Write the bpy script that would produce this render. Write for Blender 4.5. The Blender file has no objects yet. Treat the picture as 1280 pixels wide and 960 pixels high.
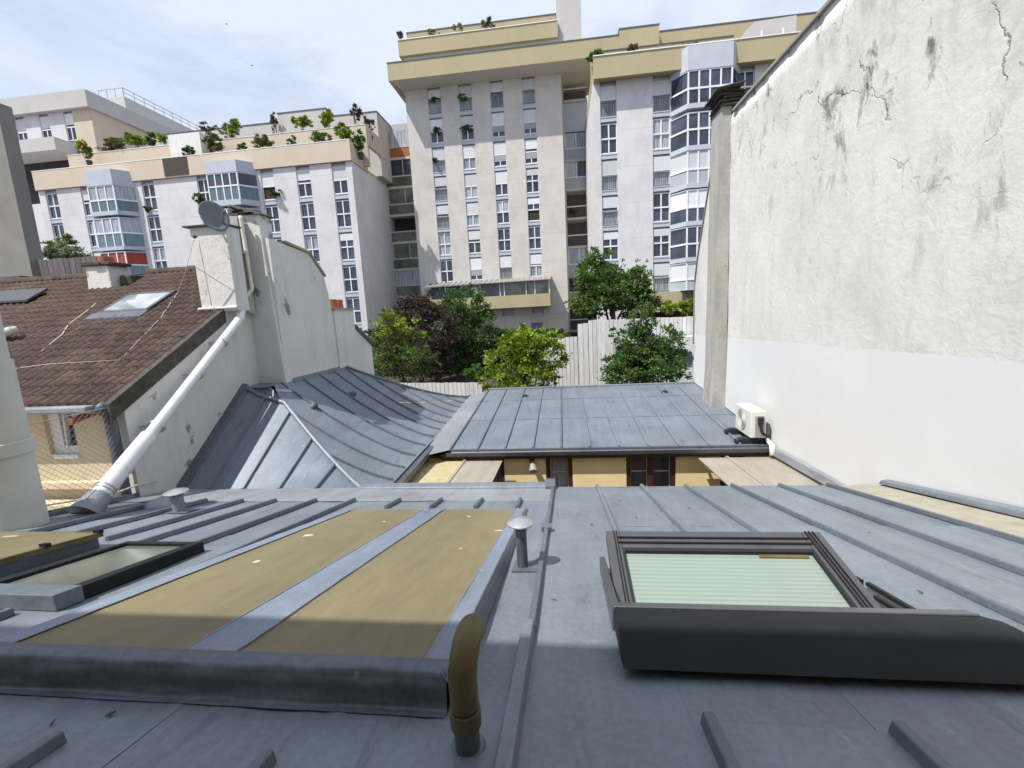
import bpy, bmesh, math, random
from mathutils import Vector, Matrix, noise
R = math.radians
random.seed(7)
sc = bpy.context.scene
col = sc.collection

# ------------------------------------------------------------------ camera
F_PX = 560.0                                   # focal length in pixels of a 1280 px wide picture
yaw, pitch, roll = R(6.787), R(8.960), R(-2.993)
fw = Vector((-math.sin(yaw)*math.cos(pitch), math.cos(yaw)*math.cos(pitch), -math.sin(pitch)))
r0 = Vector((math.cos(yaw), math.sin(yaw), 0)); u0 = r0.cross(fw)
rt = r0*math.cos(roll) + u0*math.sin(roll); up = u0*math.cos(roll) - r0*math.sin(roll)
cd = bpy.data.cameras.new('camera'); cam = bpy.data.objects.new('camera', cd); col.objects.link(cam)
M3 = Matrix((rt, up, -fw)).transposed(); cam.matrix_world = M3.to_4x4()
cd.sensor_width = 36; cd.lens = 36*F_PX/1280; cd.clip_start = .05; cd.clip_end = 2000
sc.camera = cam
sc.render.resolution_x = 1024; sc.render.resolution_y = 768

# ------------------------------------------------------------------ sky, sun, exposure
SUN = Vector((-.45, -.40, 1)).normalized()     # towards the sun
el = math.asin(SUN.z); az = math.atan2(SUN.x, SUN.y)
w = bpy.data.worlds.new('World'); sc.world = w; w.use_nodes = True
nt = w.node_tree; N = nt.nodes; Lk = nt.links
bg = N['Background']; bg.inputs[1].default_value = .078
sky = N.new('ShaderNodeTexSky'); sky.sky_type = 'NISHITA'; sky.sun_disc = False
sky.sun_elevation = el; sky.sun_rotation = az; sky.air_density = 1.0; sky.dust_density = .6; sky.ozone_density = 1.4
tc = N.new('ShaderNodeTexCoord'); mp = N.new('ShaderNodeMapping'); mp.inputs['Scale'].default_value = (1.3, 1.1, 3.6)
mp.inputs['Rotation'].default_value = (0, .25, .3)
n1 = N.new('ShaderNodeTexNoise'); n1.inputs['Scale'].default_value = 1.6; n1.inputs['Detail'].default_value = 9; n1.inputs['Roughness'].default_value = .58
n1.inputs['Distortion'].default_value = .5
cr = N.new('ShaderNodeValToRGB'); cr.color_ramp.elements[0].position = .34; cr.color_ramp.elements[1].position = .56
cr.color_ramp.elements[0].color = (.60, .60, .60, 1); cr.color_ramp.elements[1].color = (1, 1, 1, 1)
mx = N.new('ShaderNodeMixRGB'); mx.inputs[2].default_value = (7.0, 7.75, 9.3, 1)
Lk.new(tc.outputs['Generated'], mp.inputs[0]); Lk.new(mp.outputs[0], n1.inputs[0]); Lk.new(n1.outputs[0], cr.inputs[0])
Lk.new(cr.outputs[0], mx.inputs[0]); Lk.new(sky.outputs[0], mx.inputs[1]); Lk.new(mx.outputs[0], bg.inputs[0])
sd = bpy.data.lights.new('sun', 'SUN'); sd.energy = 4.3; sd.angle = R(.6); sd.color = (1, .955, .88)
so = bpy.data.objects.new('sun', sd); col.objects.link(so)
so.rotation_euler = SUN.to_track_quat('Z', 'Y').to_euler()
sc.view_settings.view_transform = 'Standard'; sc.view_settings.look = 'None'
sc.view_settings.exposure = 0.55; sc.view_settings.gamma = 1

# ------------------------------------------------------------------ survey: sight line met with a known plane
def ray(px, py): return fw + rt*((px-640)/F_PX) - up*((py-480)/F_PX)
def at(px, py, n, d):
    v = ray(px, py); return v*(d/v.dot(Vector(n)))
def atX(px, py, X): return at(px, py, (1, 0, 0), X)
def atY(px, py, Y): return at(px, py, (0, 1, 0), Y)
def atZ(px, py, Z): return at(px, py, (0, 0, 1), Z)

# ------------------------------------------------------------------ materials
def new_mat(name):
    m = bpy.data.materials.new(name); m.use_nodes = True
    t = m.node_tree; b = t.nodes['Principled BSDF']; return m, t, b
def ramp(t, src, stops):
    c = t.nodes.new('ShaderNodeValToRGB'); e = c.color_ramp.elements
    e[0].position, e[0].color = stops[0][0], (*stops[0][1], 1)
    e[1].position, e[1].color = stops[-1][0], (*stops[-1][1], 1)
    for p, k in stops[1:-1]:
        q = e.new(p); q.color = (*k, 1)
    t.links.new(src, c.inputs[0]); return c.outputs[0]
def nz(t, scale, detail=5, rough=.55, vec=None, dist=0, mapping=None):
    n = t.nodes.new('ShaderNodeTexNoise'); n.inputs['Scale'].default_value = scale
    n.inputs['Detail'].default_value = detail; n.inputs['Roughness'].default_value = rough; n.inputs['Distortion'].default_value = dist
    g = t.nodes.new('ShaderNodeNewGeometry'); v = g.outputs['Position']
    if mapping:
        m = t.nodes.new('ShaderNodeMapping'); m.inputs['Scale'].default_value = mapping; t.links.new(v, m.inputs[0]); v = m.outputs[0]
    t.links.new(v, n.inputs['Vector']); return n.outputs['Fac']
def mix(t, f, a, b, mode='MIX'):
    m = t.nodes.new('ShaderNodeMixRGB'); m.blend_type = mode
    for i, x in ((0, f), (1, a), (2, b)):
        if isinstance(x, (int, float)): m.inputs[i].default_value = x
        elif isinstance(x, tuple): m.inputs[i].default_value = (*x, 1)
        else: t.links.new(x, m.inputs[i])
    return m.outputs[0]
def math_(t, op, a, b=None):
    m = t.nodes.new('ShaderNodeMath'); m.operation = op
    for i, x in ((0, a), (1, b)):
        if x is None: continue
        if isinstance(x, (int, float)): m.inputs[i].default_value = x
        else: t.links.new(x, m.inputs[i])
    return m.outputs[0]
def bump(t, b, h, strength=.3, dist=.02):
    n = t.nodes.new('ShaderNodeBump'); n.inputs['Strength'].default_value = strength; n.inputs['Distance'].default_value = dist
    t.links.new(h, n.inputs['Height']); t.links.new(n.outputs[0], b.inputs['Normal']); return n
def objrand(t):
    return t.nodes.new('ShaderNodeObjectInfo').outputs['Random']
def basic(name, c, rough=.6, metal=0, var=.12, scale=6, bstr=.15, spec=.4, mapping=None, orand=0, bdist=.01):
    """a base colour with soft wear, fine relief and, if asked, a tint of its own for every object"""
    m, t, b = new_mat(name)
    lo = tuple(x*(1-var) for x in c); hi = tuple(min(1, x*(1+var)) for x in c)
    o = ramp(t, nz(t, scale, 6, .6, mapping=mapping), [(.3, lo), (.7, hi)])
    if orand:
        f = t.nodes.new('ShaderNodeMapRange'); f.inputs[3].default_value = 1-orand; f.inputs[4].default_value = 1+orand
        t.links.new(objrand(t), f.inputs[0])
        cc = t.nodes.new('ShaderNodeCombineColor')
        for i in range(3): t.links.new(f.outputs[0], cc.inputs[i])
        o = mix(t, 1.0, o, cc.outputs[0], 'MULTIPLY')
    t.links.new(o, b.inputs['Base Color'])
    b.inputs['Roughness'].default_value = rough; b.inputs['Metallic'].default_value = metal
    b.inputs['Specular IOR Level'].default_value = spec
    if bstr: bump(t, b, nz(t, scale*5, 4), bstr, bdist)
    return m
MT = {}
def zinc(name, c, orand=.06):
    m, t, b = new_mat(name)
    big = nz(t, 1.1, 6, .62, dist=.4); streak = nz(t, 1.6, 6, .65, mapping=(5.5, .5, .5)); fine = nz(t, 34, 4, .6)
    o = ramp(t, big, [(.28, tuple(x*.80 for x in c)), (.5, c), (.74, tuple(min(1, x*1.2+.012) for x in c))])
    o = mix(t, .26, o, ramp(t, streak, [(.35, tuple(x*.72 for x in c)), (.62, tuple(x*1.25 for x in c))]))
    o = mix(t, .06, o, ramp(t, fine, [(.4, (.12, .12, .13)), (.65, (.6, .61, .64))]))
    sp = nz(t, 7, 3, .5)                                      # chalky runs and bird marks
    o = mix(t, ramp(t, sp, [(.72, (0, 0, 0)), (.80, (.5, .5, .5))]), o, (.50, .51, .53))
    f = t.nodes.new('ShaderNodeMapRange'); f.inputs[3].default_value = 1-orand; f.inputs[4].default_value = 1+orand
    t.links.new(objrand(t), f.inputs[0]); cc = t.nodes.new('ShaderNodeCombineColor')
    for i in range(3): t.links.new(f.outputs[0], cc.inputs[i])
    o = mix(t, 1.0, o, cc.outputs[0], 'MULTIPLY')
    rn = ramp(t, nz(t, 2.3, 8, .72, dist=.25, mapping=(3.2, .55, 1)), [(.56, (0, 0, 0)), (.66, (.55,)*3)])
    o = mix(t, rn, o, tuple(x*.55 for x in c))
    wr = ramp(t, nz(t, 3.1, 8, .72, mapping=(4.5, .45, 1)), [(.60, (0, 0, 0)), (.70, (.4,)*3)])
    o = mix(t, wr, o, tuple(min(1, x*1.65+.03) for x in c))
    gt = ramp(t, nz(t, 90, 2, .5), [(.70, (0, 0, 0)), (.76, (.5,)*3)])
    o = mix(t, gt, o, (.06, .06, .055))
    t.links.new(o, b.inputs['Base Color'])
    b.inputs['Metallic'].default_value = .25
    t.links.new(ramp(t, big, [(.3, (.42,)*3), (.7, (.60,)*3)]), b.inputs['Roughness'])
    bump(t, b, mix(t, .12, nz(t, 2.2, 3), fine), .10, .03)
    return m
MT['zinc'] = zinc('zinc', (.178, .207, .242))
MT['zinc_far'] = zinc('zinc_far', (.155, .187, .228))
MT['zinc_dark'] = zinc('zinc_batten', (.115, .142, .168), .1)
MT['lead'] = zinc('lead_flashing', (.20, .24, .315), .03)
MT['lead_old'] = zinc('old_lead', (.10, .115, .145), .03)
MT['zinc_pale'] = zinc('pale_zinc_flashing', (.25, .27, .295), .05)
MT['gutter'] = zinc('gutter_zinc', (.075, .085, .105), .03)
MT['steel'] = basic('galvanised_steel', (.50, .50, .50), .32, .75, .12, 9, .05)
MT['white_pipe'] = basic('white_painted_duct', (.70, .70, .72), .35, .2, .08, 5, .08)
MT['grey_pipe'] = basic('grey_pipe', (.10, .115, .13), .45, .35, .2, 14, .1)
MT['olive_pipe'] = basic('olive_brown_plastic', (.115, .085, .033), .42, 0, .30, 6, .12)
MT['velux'] = basic('dark_aluminium', (.088, .088, .098), .36, .25, .10, 7, .06)
MT['velux_dark'] = basic('black_aluminium', (.014, .015, .017), .62, 0, .2, 7, .05, spec=.18)
MT['rubber'] = basic('black_rubber', (.015, .015, .017), .75, 0, .2, 8, .1)
MT['ac_white'] = basic('white_painted_metal', (.62, .62, .58), .4, 0, .06, 6, .03)
MT['ac_grille'] = basic('grey_grille', (.28, .28, .27), .6, 0, .1, 9, .05)
MT['terracotta'] = basic('terracotta_pot', (.36, .10, .055), .8, 0, .2, 12, .2)
MT['soot'] = basic('sooty_slab', (.06, .055, .045), .9, 0, .45, 10, .5)
MT['wood_fence'] = basic('weathered_timber', (.13, .115, .115), .85, 0, .3, 3, .4, mapping=(6, 6, .8), orand=.15)
MT['brown_wood'] = basic('dark_red_brown_joinery', (.050, .020, .014), .5, 0, .2, 6, .1)
MT['white_frame'] = basic('white_window_frame', (.72, .73, .76), .4, 0, .05, 2, 0)
MT['blind'] = None
MT['bluegrey'] = basic('blue_grey_cladding', (.44, .47, .535), .55, 0, .06, 1, 0)
MT['rail_dark'] = basic('dark_grey_railing', (.10, .11, .13), .5, .2, .1, 2, 0)
MT['rail_panel'] = basic('grey_curtain_panel', (.36, .39, .44), .55, 0, .12, 4, 0, mapping=(6, 6, .5))
MT['grey_blind'] = basic('grey_blind', (.30, .31, .33), .6, 0, .1, 4, 0)
MT['cream_wall'] = basic('cream_yellow_render', (.72, .585, .34), .85, 0, .06, 2.5, .12)
MT['cream_dirty'] = basic('weathered_cream_render', (.58, .49, .34), .9, 0, .10, 3, .2)
MT['brown_base'] = basic('brown_plinth', (.23, .11, .07), .85, 0, .1, 2, .05)
MT['beige_facade'] = basic('beige_parapet_render', (.53, .455, .365), .85, 0, .06, .6, .05, mapping=(1, 1, .3))
MT['yellow_parapet'] = basic('ochre_parapet_render', (.385, .335, .21), .85, 0, .07, .6, .05, mapping=(1, 1, .35))
MT['grey_facade'] = basic('pale_grey_render', (.47, .455, .45), .85, 0, .05, .5, .05)
MT['soffit'] = basic('pale_soffit', (.52, .49, .44), .9, 0, .06, .8, .05)
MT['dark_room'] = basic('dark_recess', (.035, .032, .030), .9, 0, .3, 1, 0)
MT['orange'] = basic('orange_brown_panel', (.30, .12, .045), .6, 0, .1, 1, 0)
MT['red_awning'] = basic('rust_red_canvas', (.30, .055, .03), .8, 0, .15, 2, .05)
MT['teal_glass'] = None
MT['tan_panel'] = None
MT['ground'] = basic('earth_and_gravel', (.05, .042, .033), .95, 0, .35, 1.5, .4)
MT['paving'] = basic('courtyard_paving', (.20, .19, .18), .9, 0, .15, 2, .2)
MT['bark'] = basic('tree_bark', (.075, .06, .045), .9, 0, .3, 8, .5, mapping=(3, 3, .6))
MT['white_slat'] = basic('white_painted_board', (.60, .60, .60), .7, 0, .16, 3, .1, mapping=(5, 5, .5), orand=.09)
MT['cable'] = basic('pale_cable', (.62, .58, .50), .6, 0, .1, 8, 0)
MT['dish'] = basic('grey_satellite_dish', (.13, .145, .15), .7, 0, .12, 5, .05)
MT['grey_house'] = basic('grey_render', (.215, .21, .195), .9, 0, .12, 1.2, .2)
MT['wire'] = basic('galvanised_wire', (.34, .34, .33), .5, .5, .1, 4, 0)
MT['mortar'] = basic('mortar_fillet', (.30, .285, .23), .9, 0, .15, 5, .3)
MT['bird'] = basic('dark_feathers', (.03, .03, .035), .8, 0, .1, 8, 0)
MT['flue_white'] = basic('off_white_flue_paint', (.56, .55, .50), .7, 0, .08, 2.5, .1)
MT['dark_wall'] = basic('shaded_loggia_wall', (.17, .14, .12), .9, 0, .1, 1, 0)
MT['brick_red'] = basic('red_clay_brick', (.30, .14, .09), .9, 0, .25, 9, .3)

# roller blind: fine horizontal slats
m, t, b = new_mat('white_roller_blind')
wv = t.nodes.new('ShaderNodeTexWave'); wv.bands_direction = 'Z'; wv.inputs['Scale'].default_value = 4
g = t.nodes.new('ShaderNodeNewGeometry'); t.links.new(g.outputs['Position'], wv.inputs[0])
o = ramp(t, wv.outputs['Fac'], [(0, (.58, .60, .63)), (.4, (.68, .69, .72))])
f = t.nodes.new('ShaderNodeMapRange'); f.inputs[3].default_value = .70; f.inputs[4].default_value = 1.05; t.links.new(objrand(t), f.inputs[0])
cc = t.nodes.new('ShaderNodeCombineColor'); [t.links.new(f.outputs[0], cc.inputs[i]) for i in range(3)]
t.links.new(mix(t, 1.0, o, cc.outputs[0], 'MULTIPLY'), b.inputs['Base Color']); b.inputs['Roughness'].default_value = .6
MT['blind'] = m

def glass(name, c, rough=.06, curtain=None, coat=0):
    """window glass over a dark room, or over folds of curtain"""
    m, t, b = new_mat(name)
    if curtain:
        wv = nz(t, 3.0, 3, .5, mapping=(7, 7, .25))
        o = ramp(t, wv, [(.35, c), (.6, curtain)])
    else:
        o = ramp(t, nz(t, .9, 3, .5), [(.35, tuple(x*.6 for x in c)), (.65, tuple(x*1.4 for x in c))])
    f = t.nodes.new('ShaderNodeMapRange'); f.inputs[3].default_value = .65; f.inputs[4].default_value = 1.25; t.links.new(objrand(t), f.inputs[0])
    cc = t.nodes.new('ShaderNodeCombineColor'); [t.links.new(f.outputs[0], cc.inputs[i]) for i in range(3)]
    t.links.new(mix(t, 1.0, o, cc.outputs[0], 'MULTIPLY'), b.inputs['Base Color'])
    b.inputs['Roughness'].default_value = rough; b.inputs['Specular IOR Level'].default_value = .6
    return m
MT['glass'] = glass('dark_window_glass', (.045, .055, .085))
MT['glass_curtain'] = glass('curtained_window_glass', (.16, .18, .22), .12, (.42, .45, .50))
MT['teal_glass'] = glass('teal_balcony_glass', (.07, .12, .15), .08, (.13, .20, .24))
MT['skylight_glass'] = glass('skylight_glass', (.13, .14, .12), .10)

def plaster(name, c, dirt, patches, zsplit=None, low=None, bs=.35, flakes=None, joint=None):
    m, t, b = new_mat(name)
    a = nz(t, .55, 8, .62, dist=.6); st = nz(t, 1.5, 7, .7, mapping=(1, 2.6, .42)); fi = nz(t, 9, 6, .6)
    o = ramp(t, a, [(.3, tuple(x*.86 for x in c)), (.6, c)])
    sf = ramp(t, st, [(dirt[0], (0, 0, 0)), (dirt[1], (1, 1, 1))])
    o = mix(t, mix(t, 1.0, sf, (dirt[2],)*3, 'MULTIPLY'), o, tuple(x*.42 for x in c))
    if zsplit is not None:
        o = mix(t, mix(t, 1.0, ramp(t, nz(t, .9, 9, .66, dist=.5, mapping=(1, 1, .7)), [(.50, (0, 0, 0)), (.66, (.48,)*3)]), flakes(t), 'MULTIPLY'), o, (.30, .295, .27))
    if joint:
        g = t.nodes.new('ShaderNodeNewGeometry'); s = t.nodes.new('ShaderNodeSeparateXYZ'); t.links.new(g.outputs['Position'], s.inputs[0])
        fz = math_(t, 'FRACT', math_(t, 'DIVIDE', math_(t, 'ADD', s.outputs[2], 100.0), joint))
        o = mix(t, math_(t, 'MULTIPLY', math_(t, 'LESS_THAN', fz, .018), .35), o, tuple(x*.6 for x in c))
    if patches:
        pf = ramp(t, nz(t, 1.7, 10, .70, dist=.35, mapping=(1, 1, .6)), [(patches[0], (0, 0, 0)), (patches[1], (.72,)*3)])
        if flakes:
            fk = flakes(t); pf = mix(t, 1.0, pf, fk, 'MULTIPLY')
            vo = t.nodes.new('ShaderNodeTexVoronoi'); vo.feature = 'DISTANCE_TO_EDGE'; vo.inputs['Scale'].default_value = 1.6
            g = t.nodes.new('ShaderNodeNewGeometry'); wn_ = t.nodes.new('ShaderNodeTexNoise'); wn_.inputs['Scale'].default_value = 2.2; wn_.inputs['Detail'].default_value = 6
            t.links.new(g.outputs['Position'], wn_.inputs['Vector']); ve = mix(t, .45, g.outputs['Position'], wn_.outputs['Color']); t.links.new(ve, vo.inputs['Vector'])
            ck = ramp(t, vo.outputs['Distance'], [(0, (1, 1, 1)), (.014, (0, 0, 0))])
            ck = mix(t, 1.0, ck, ramp(t, nz(t, 1.3, 3), [(.48, (0, 0, 0)), (.56, (1, 1, 1))]), 'MULTIPLY')
            ck = mix(t, 1.0, ck, ramp(t, fk, [(.45, (0, 0, 0)), (.9, (.75, .75, .75))]), 'MULTIPLY')
            pf = mix(t, 1.0, pf, ck, 'ADD')
        o = mix(t, pf, o, (.10, .10, .095))
    if zsplit is not None:
        g = t.nodes.new('ShaderNodeNewGeometry'); s = t.nodes.new('ShaderNodeSeparateXYZ'); t.links.new(g.outputs['Position'], s.inputs[0])
        zz = math_(t, 'ADD', s.outputs[2], math_(t, 'MULTIPLY', nz(t, 2.5, 2), .06))
        zz = math_(t, 'ADD', zz, math_(t, 'MULTIPLY', s.outputs[1], zsplit[1]))
        f = math_(t, 'LESS_THAN', zz, zsplit[0]+.03)
        lowc = ramp(t, a, [(.3, tuple(x*.95 for x in low)), (.65, low)])
        o = mix(t, f, o, lowc); lowmask = f
    t.links.new(o, b.inputs['Base Color']); b.inputs['Roughness'].default_value = .88; b.inputs['Specular IOR Level'].default_value = .2
    h = mix(t, .35, nz(t, 2.6, 9, .66, dist=.9), fi)
    if patches: h = mix(t, pf, h, (0, 0, 0))
    if zsplit is not None: h = mix(t, math_(t, 'MULTIPLY', lowmask, .8), h, (.5, .5, .5))
    bump(t, b, h, bs, .05); return m
def upper_near(t):        # the flaking zone high on the near end of the wall
    g = t.nodes.new('ShaderNodeNewGeometry'); s = t.nodes.new('ShaderNodeSeparateXYZ'); t.links.new(g.outputs['Position'], s.inputs[0])
    v = math_(t, 'SUBTRACT', s.outputs[2], math_(t, 'MULTIPLY', s.outputs[1], .30))
    f = t.nodes.new('ShaderNodeMapRange'); f.inputs[1].default_value = -1.6; f.inputs[2].default_value = .9
    f.inputs[3].default_value = .16; f.inputs[4].default_value = 1.25; t.links.new(v, f.inputs[0])
    cc = t.nodes.new('ShaderNodeCombineColor'); [t.links.new(f.outputs[0], cc.inputs[i]) for i in range(3)]
    return cc.outputs[0]
MT['right_wall'] = plaster('old_white_plaster', (.655, .65, .63), (.52, .76, .28), (.57, .66), (-.52, .028), (.665, .668, .675), .40, upper_near)
MT['left_wall'] = plaster('flaking_white_plaster', (.63, .62, .59), (.52, .76, .4), (.61, .65), bs=.45)
MT['pilaster'] = plaster('grey_rendered_flue', (.42, .41, .38), (.42, .70, .6), (.62, .74), bs=.5)
MT['facade_white'] = plaster('apartment_render', (.62, .61, .625), (.50, .74, .26), None, bs=.05, joint=2.44)
MT['facade_tower'] = plaster('tower_render', (.57, .545, .525), (.50, .74, .26), None, bs=.05, joint=2.49)

def tiles(name):
    m, t, b = new_mat(name)
    o = ramp(t, nz(t, 5, 6, .65), [(.32, (.024, .013, .010)), (.5, (.047, .025, .018)), (.72, (.080, .044, .031))])
    o = mix(t, ramp(t, nz(t, 1.1, 5, .6), [(.5, (0, 0, 0)), (.7, (.45, .45, .45))]), o, (.10, .072, .045))
    f = t.nodes.new('ShaderNodeMapRange'); f.inputs[3].default_value = .72; f.inputs[4].default_value = 1.30; t.links.new(objrand(t), f.inputs[0])
    cc = t.nodes.new('ShaderNodeCombineColor'); [t.links.new(f.outputs[0], cc.inputs[i]) for i in range(3)]
    t.links.new(mix(t, 1.0, o, cc.outputs[0], 'MULTIPLY'), b.inputs['Base Color']); b.inputs['Roughness'].default_value = .85
    bump(t, b, nz(t, 40, 4), .3, .01); return m
MT['tile'] = tiles('old_clay_tile')

def tanmat():
    m, t, b = new_mat('tan_corrugated_polycarbonate')
    g = t.nodes.new('ShaderNodeNewGeometry'); s = t.nodes.new('ShaderNodeSeparateXYZ'); t.links.new(g.outputs['Position'], s.inputs[0])
    c = (.205, .177, .100)
    o = ramp(t, nz(t, .8, 5, .55, mapping=(2.4, .5, 1)), [(.32, tuple(x*.70 for x in c)), (.62, c)])
    o = mix(t, .30, o, ramp(t, nz(t, 3.5, 9, .75, mapping=(4, .8, 1)), [(.35, tuple(x*.6 for x in c)), (.7, tuple(x*1.25 for x in c))]))
    o = mix(t, ramp(t, nz(t, 5.5, 2, .4), [(.73, (0, 0, 0)), (.75, (.8,)*3)]), o, (.6, .58, .5))
    fl = math_(t, 'SINE', math_(t, 'MULTIPLY', s.outputs[0], 520))
    t.links.new(o, b.inputs['Base Color']); b.inputs['Roughness'].default_value = .5
    b.inputs['Specular IOR Level'].default_value = .35
    bump(t, b, math_(t, 'ADD', fl, nz(t, 60, 3)), .10, .003); return m
MT['tan_panel'] = tanmat()
MT['awning'] = basic('aged_translucent_roofing', (.29, .265, .22), .6, 0, .16, 2.5, .1, mapping=(2.5, .5, 1))
MT['awning_moss'] = basic('mossy_cream_roofing', (.40, .34, .195), .8, 0, .18, 5, .2)

def blindglass():                       # pleated pale green blind behind the roof window's glass
    m, t, b = new_mat('glass_over_pleated_green_blind')
    g = t.nodes.new('ShaderNodeNewGeometry')
    wv = t.nodes.new('ShaderNodeTexWave'); wv.bands_direction = 'Y'; wv.inputs['Scale'].default_value = 11; wv.inputs['Distortion'].default_value = 1.1; wv.inputs['Detail Scale'].default_value = .35
    wv.inputs['Detail'].default_value = 3; t.links.new(g.outputs['Position'], wv.inputs[0])
    o = ramp(t, wv.outputs['Fac'], [(0, (.19, .245, .21)), (.6, (.215, .27, .235)), (1, (.24, .30, .26))])
    t.links.new(o, b.inputs['Base Color']); b.inputs['Roughness'].default_value = .28; b.inputs['Coat Weight'].default_value = .6
    b.inputs['Coat Roughness'].default_value = .12; return m
MT['green_glass'] = blindglass()

def leafmat(name, cols):
    m, t, b = new_mat(name)
    g = t.nodes.new('ShaderNodeNewGeometry')
    o = ramp(t, g.outputs['Random Per Island'], [(i/(len(cols)-1), c) for i, c in enumerate(cols)])
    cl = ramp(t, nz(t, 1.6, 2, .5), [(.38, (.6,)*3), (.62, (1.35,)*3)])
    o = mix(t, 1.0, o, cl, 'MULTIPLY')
    t.links.new(o, b.inputs['Base Color']); b.inputs['Roughness'].default_value = .55; b.inputs['Specular IOR Level'].default_value = .25
    tr = t.nodes.new('ShaderNodeBsdfTranslucent'); t.links.new(mix(t, 1.0, o, (1.3, 1.5, .7), 'MULTIPLY'), tr.inputs[0])
    ms = t.nodes.new('ShaderNodeMixShader'); ms.inputs[0].default_value = .28
    out = t.nodes['Material Output']; t.links.new(b.outputs[0], ms.inputs[1]); t.links.new(tr.outputs[0], ms.inputs[2]); t.links.new(ms.outputs[0], out.inputs[0])
    return m
MT['leaf_green'] = leafmat('mid_green_leaves', [(.05, .105, .025), (.09, .165, .035), (.15, .23, .06)])
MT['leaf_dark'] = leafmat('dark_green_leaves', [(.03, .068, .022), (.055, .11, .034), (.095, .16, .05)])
MT['leaf_lime'] = leafmat('lime_green_leaves', [(.12, .18, .02), (.23, .29, .03), (.36, .39, .06)])
MT['leaf_limemix'] = leafmat('yellow_green_leaves', [(.07, .14, .02), (.16, .23, .03), (.32, .35, .05)])
MT['leaf_purple'] = leafmat('purple_brown_leaves', [(.045, .032, .034), (.075, .055, .055), (.115, .085, .075)])
MT['leaf_olive'] = leafmat('olive_leaves', [(.06, .075, .03), (.11, .12, .05), (.17, .17, .08)])
MT['leaf_pale'] = leafmat('pale_grey_green_leaves', [(.12, .15, .12), (.24, .27, .22), (.45, .47, .43)])
MT['leaf_dry'] = leafmat('dry_stems', [(.12, .09, .05), (.17, .14, .08), (.12, .13, .05)])

# ------------------------------------------------------------------ mesh building
def tag(o, label=None, cat=None, group=None, kind=None):
    if label: o['label'] = label
    if cat: o['category'] = cat
    if group: o['group'] = group
    if kind: o['kind'] = kind
    return o
class MB:
    def __init__(s): s.v = []; s.f = []
    def poly(s, pts, flip=False):
        n = len(s.v); s.v += [tuple(p) for p in pts]; q = list(range(n, n+len(pts))); s.f.append(q[::-1] if flip else q); return s
    def box(s, x0, x1, y0, y1, z0, z1):
        if x0 > x1: x0, x1 = x1, x0
        if y0 > y1: y0, y1 = y1, y0
        if z0 > z1: z0, z1 = z1, z0
        return s.hexa([(x0, y0, z0), (x1, y0, z0), (x1, y1, z0), (x0, y1, z0), (x0, y0, z1), (x1, y0, z1), (x1, y1, z1), (x0, y1, z1)])
    def hexa(s, p):
        n = len(s.v); s.v += [tuple(q) for q in p]
        for f in ((0, 3, 2, 1), (4, 5, 6, 7), (0, 1, 5, 4), (1, 2, 6, 5), (2, 3, 7, 6), (3, 0, 4, 7)): s.f.append([n+i for i in f])
        return s
    def prism(s, pts, vec):                       # polygon swept along vec
        n = len(s.v); k = len(pts); vec = Vector(vec)
        s.v += [tuple(p) for p in pts] + [tuple(Vector(p)+vec) for p in pts]
        s.f.append([n+i for i in range(k)][::-1]); s.f.append([n+k+i for i in range(k)])
        for i in range(k):
            j = (i+1) % k; s.f.append([n+i, n+j, n+k+j, n+k+i])
        return s
    def tube(s, pts, rad, seg=8, cap=True):
        pts = [Vector(p) for p in pts]; rr = rad if isinstance(rad, (list, tuple)) else [rad]*len(pts)
        n = len(s.v); ref = Vector((0, 0, 1)); prev = None
        for i, p in enumerate(pts):
            d = (pts[min(i+1, len(pts)-1)]-pts[max(i-1, 0)]).normalized()
            a = prev if prev is not None else (ref if abs(d.z) < .9 else Vector((1, 0, 0)))
            x = (a - d*a.dot(d)).normalized(); prev = x; y = d.cross(x)
            for k in range(seg):
                th = 2*math.pi*k/seg; s.v.append(tuple(p + (x*math.cos(th)+y*math.sin(th))*rr[i]))
        for i in range(len(pts)-1):
            for k in range(seg):
                a = n+i*seg+k; b_ = n+i*seg+(k+1) % seg; s.f.append([a, b_, b_+seg, a+seg])
        if cap:
            s.f.append([n+k for k in range(seg)][::-1]); e = n+(len(pts)-1)*seg; s.f.append([e+k for k in range(seg)])
        return s
    def grid(s, fn, nu, nv):
        n = len(s.v)
        for i in range(nu+1):
            for j in range(nv+1): s.v.append(tuple(fn(i/nu, j/nv)))
        for i in range(nu):
            for j in range(nv):
                a = n+i*(nv+1)+j; s.f.append([a, a+nv+1, a+nv+2, a+1])
        return s
    def mesh(s, name, mat, smooth=False):
        me = bpy.data.meshes.new(name); me.from_pydata(s.v, [], s.f); me.validate()
        b = bmesh.new(); b.from_mesh(me)
        if not getattr(s, 'raw', False): bmesh.ops.recalc_face_normals(b, faces=b.faces)
        b.to_mesh(me); b.free(); me.materials.append(mat)
        if smooth:
            for p in me.polygons: p.use_smooth = True
            if smooth == 'auto' : me.set_sharp_from_angle(angle=R(38))
        return me
    def build(s, name, mat, parent=None, smooth=False, bevel=0):
        if isinstance(mat, str): mat = MT[mat]
        me = s.mesh(name, mat, smooth)
        if parent is not None:                    # vertices are world positions: shift to the parent's frame
            o = wloc(parent); me.transform(Matrix.Translation(-o))
        ob = bpy.data.objects.new(name, me); col.objects.link(ob); ob.parent = parent
        if bevel:
            bv = ob.modifiers.new('bevel', 'BEVEL'); bv.width = bevel; bv.segments = 2; bv.limit_method = 'ANGLE'
        return ob
def wloc(o):
    p = Vector((0, 0, 0))
    while o is not None: p += o.location; o = o.parent
    return p
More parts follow.
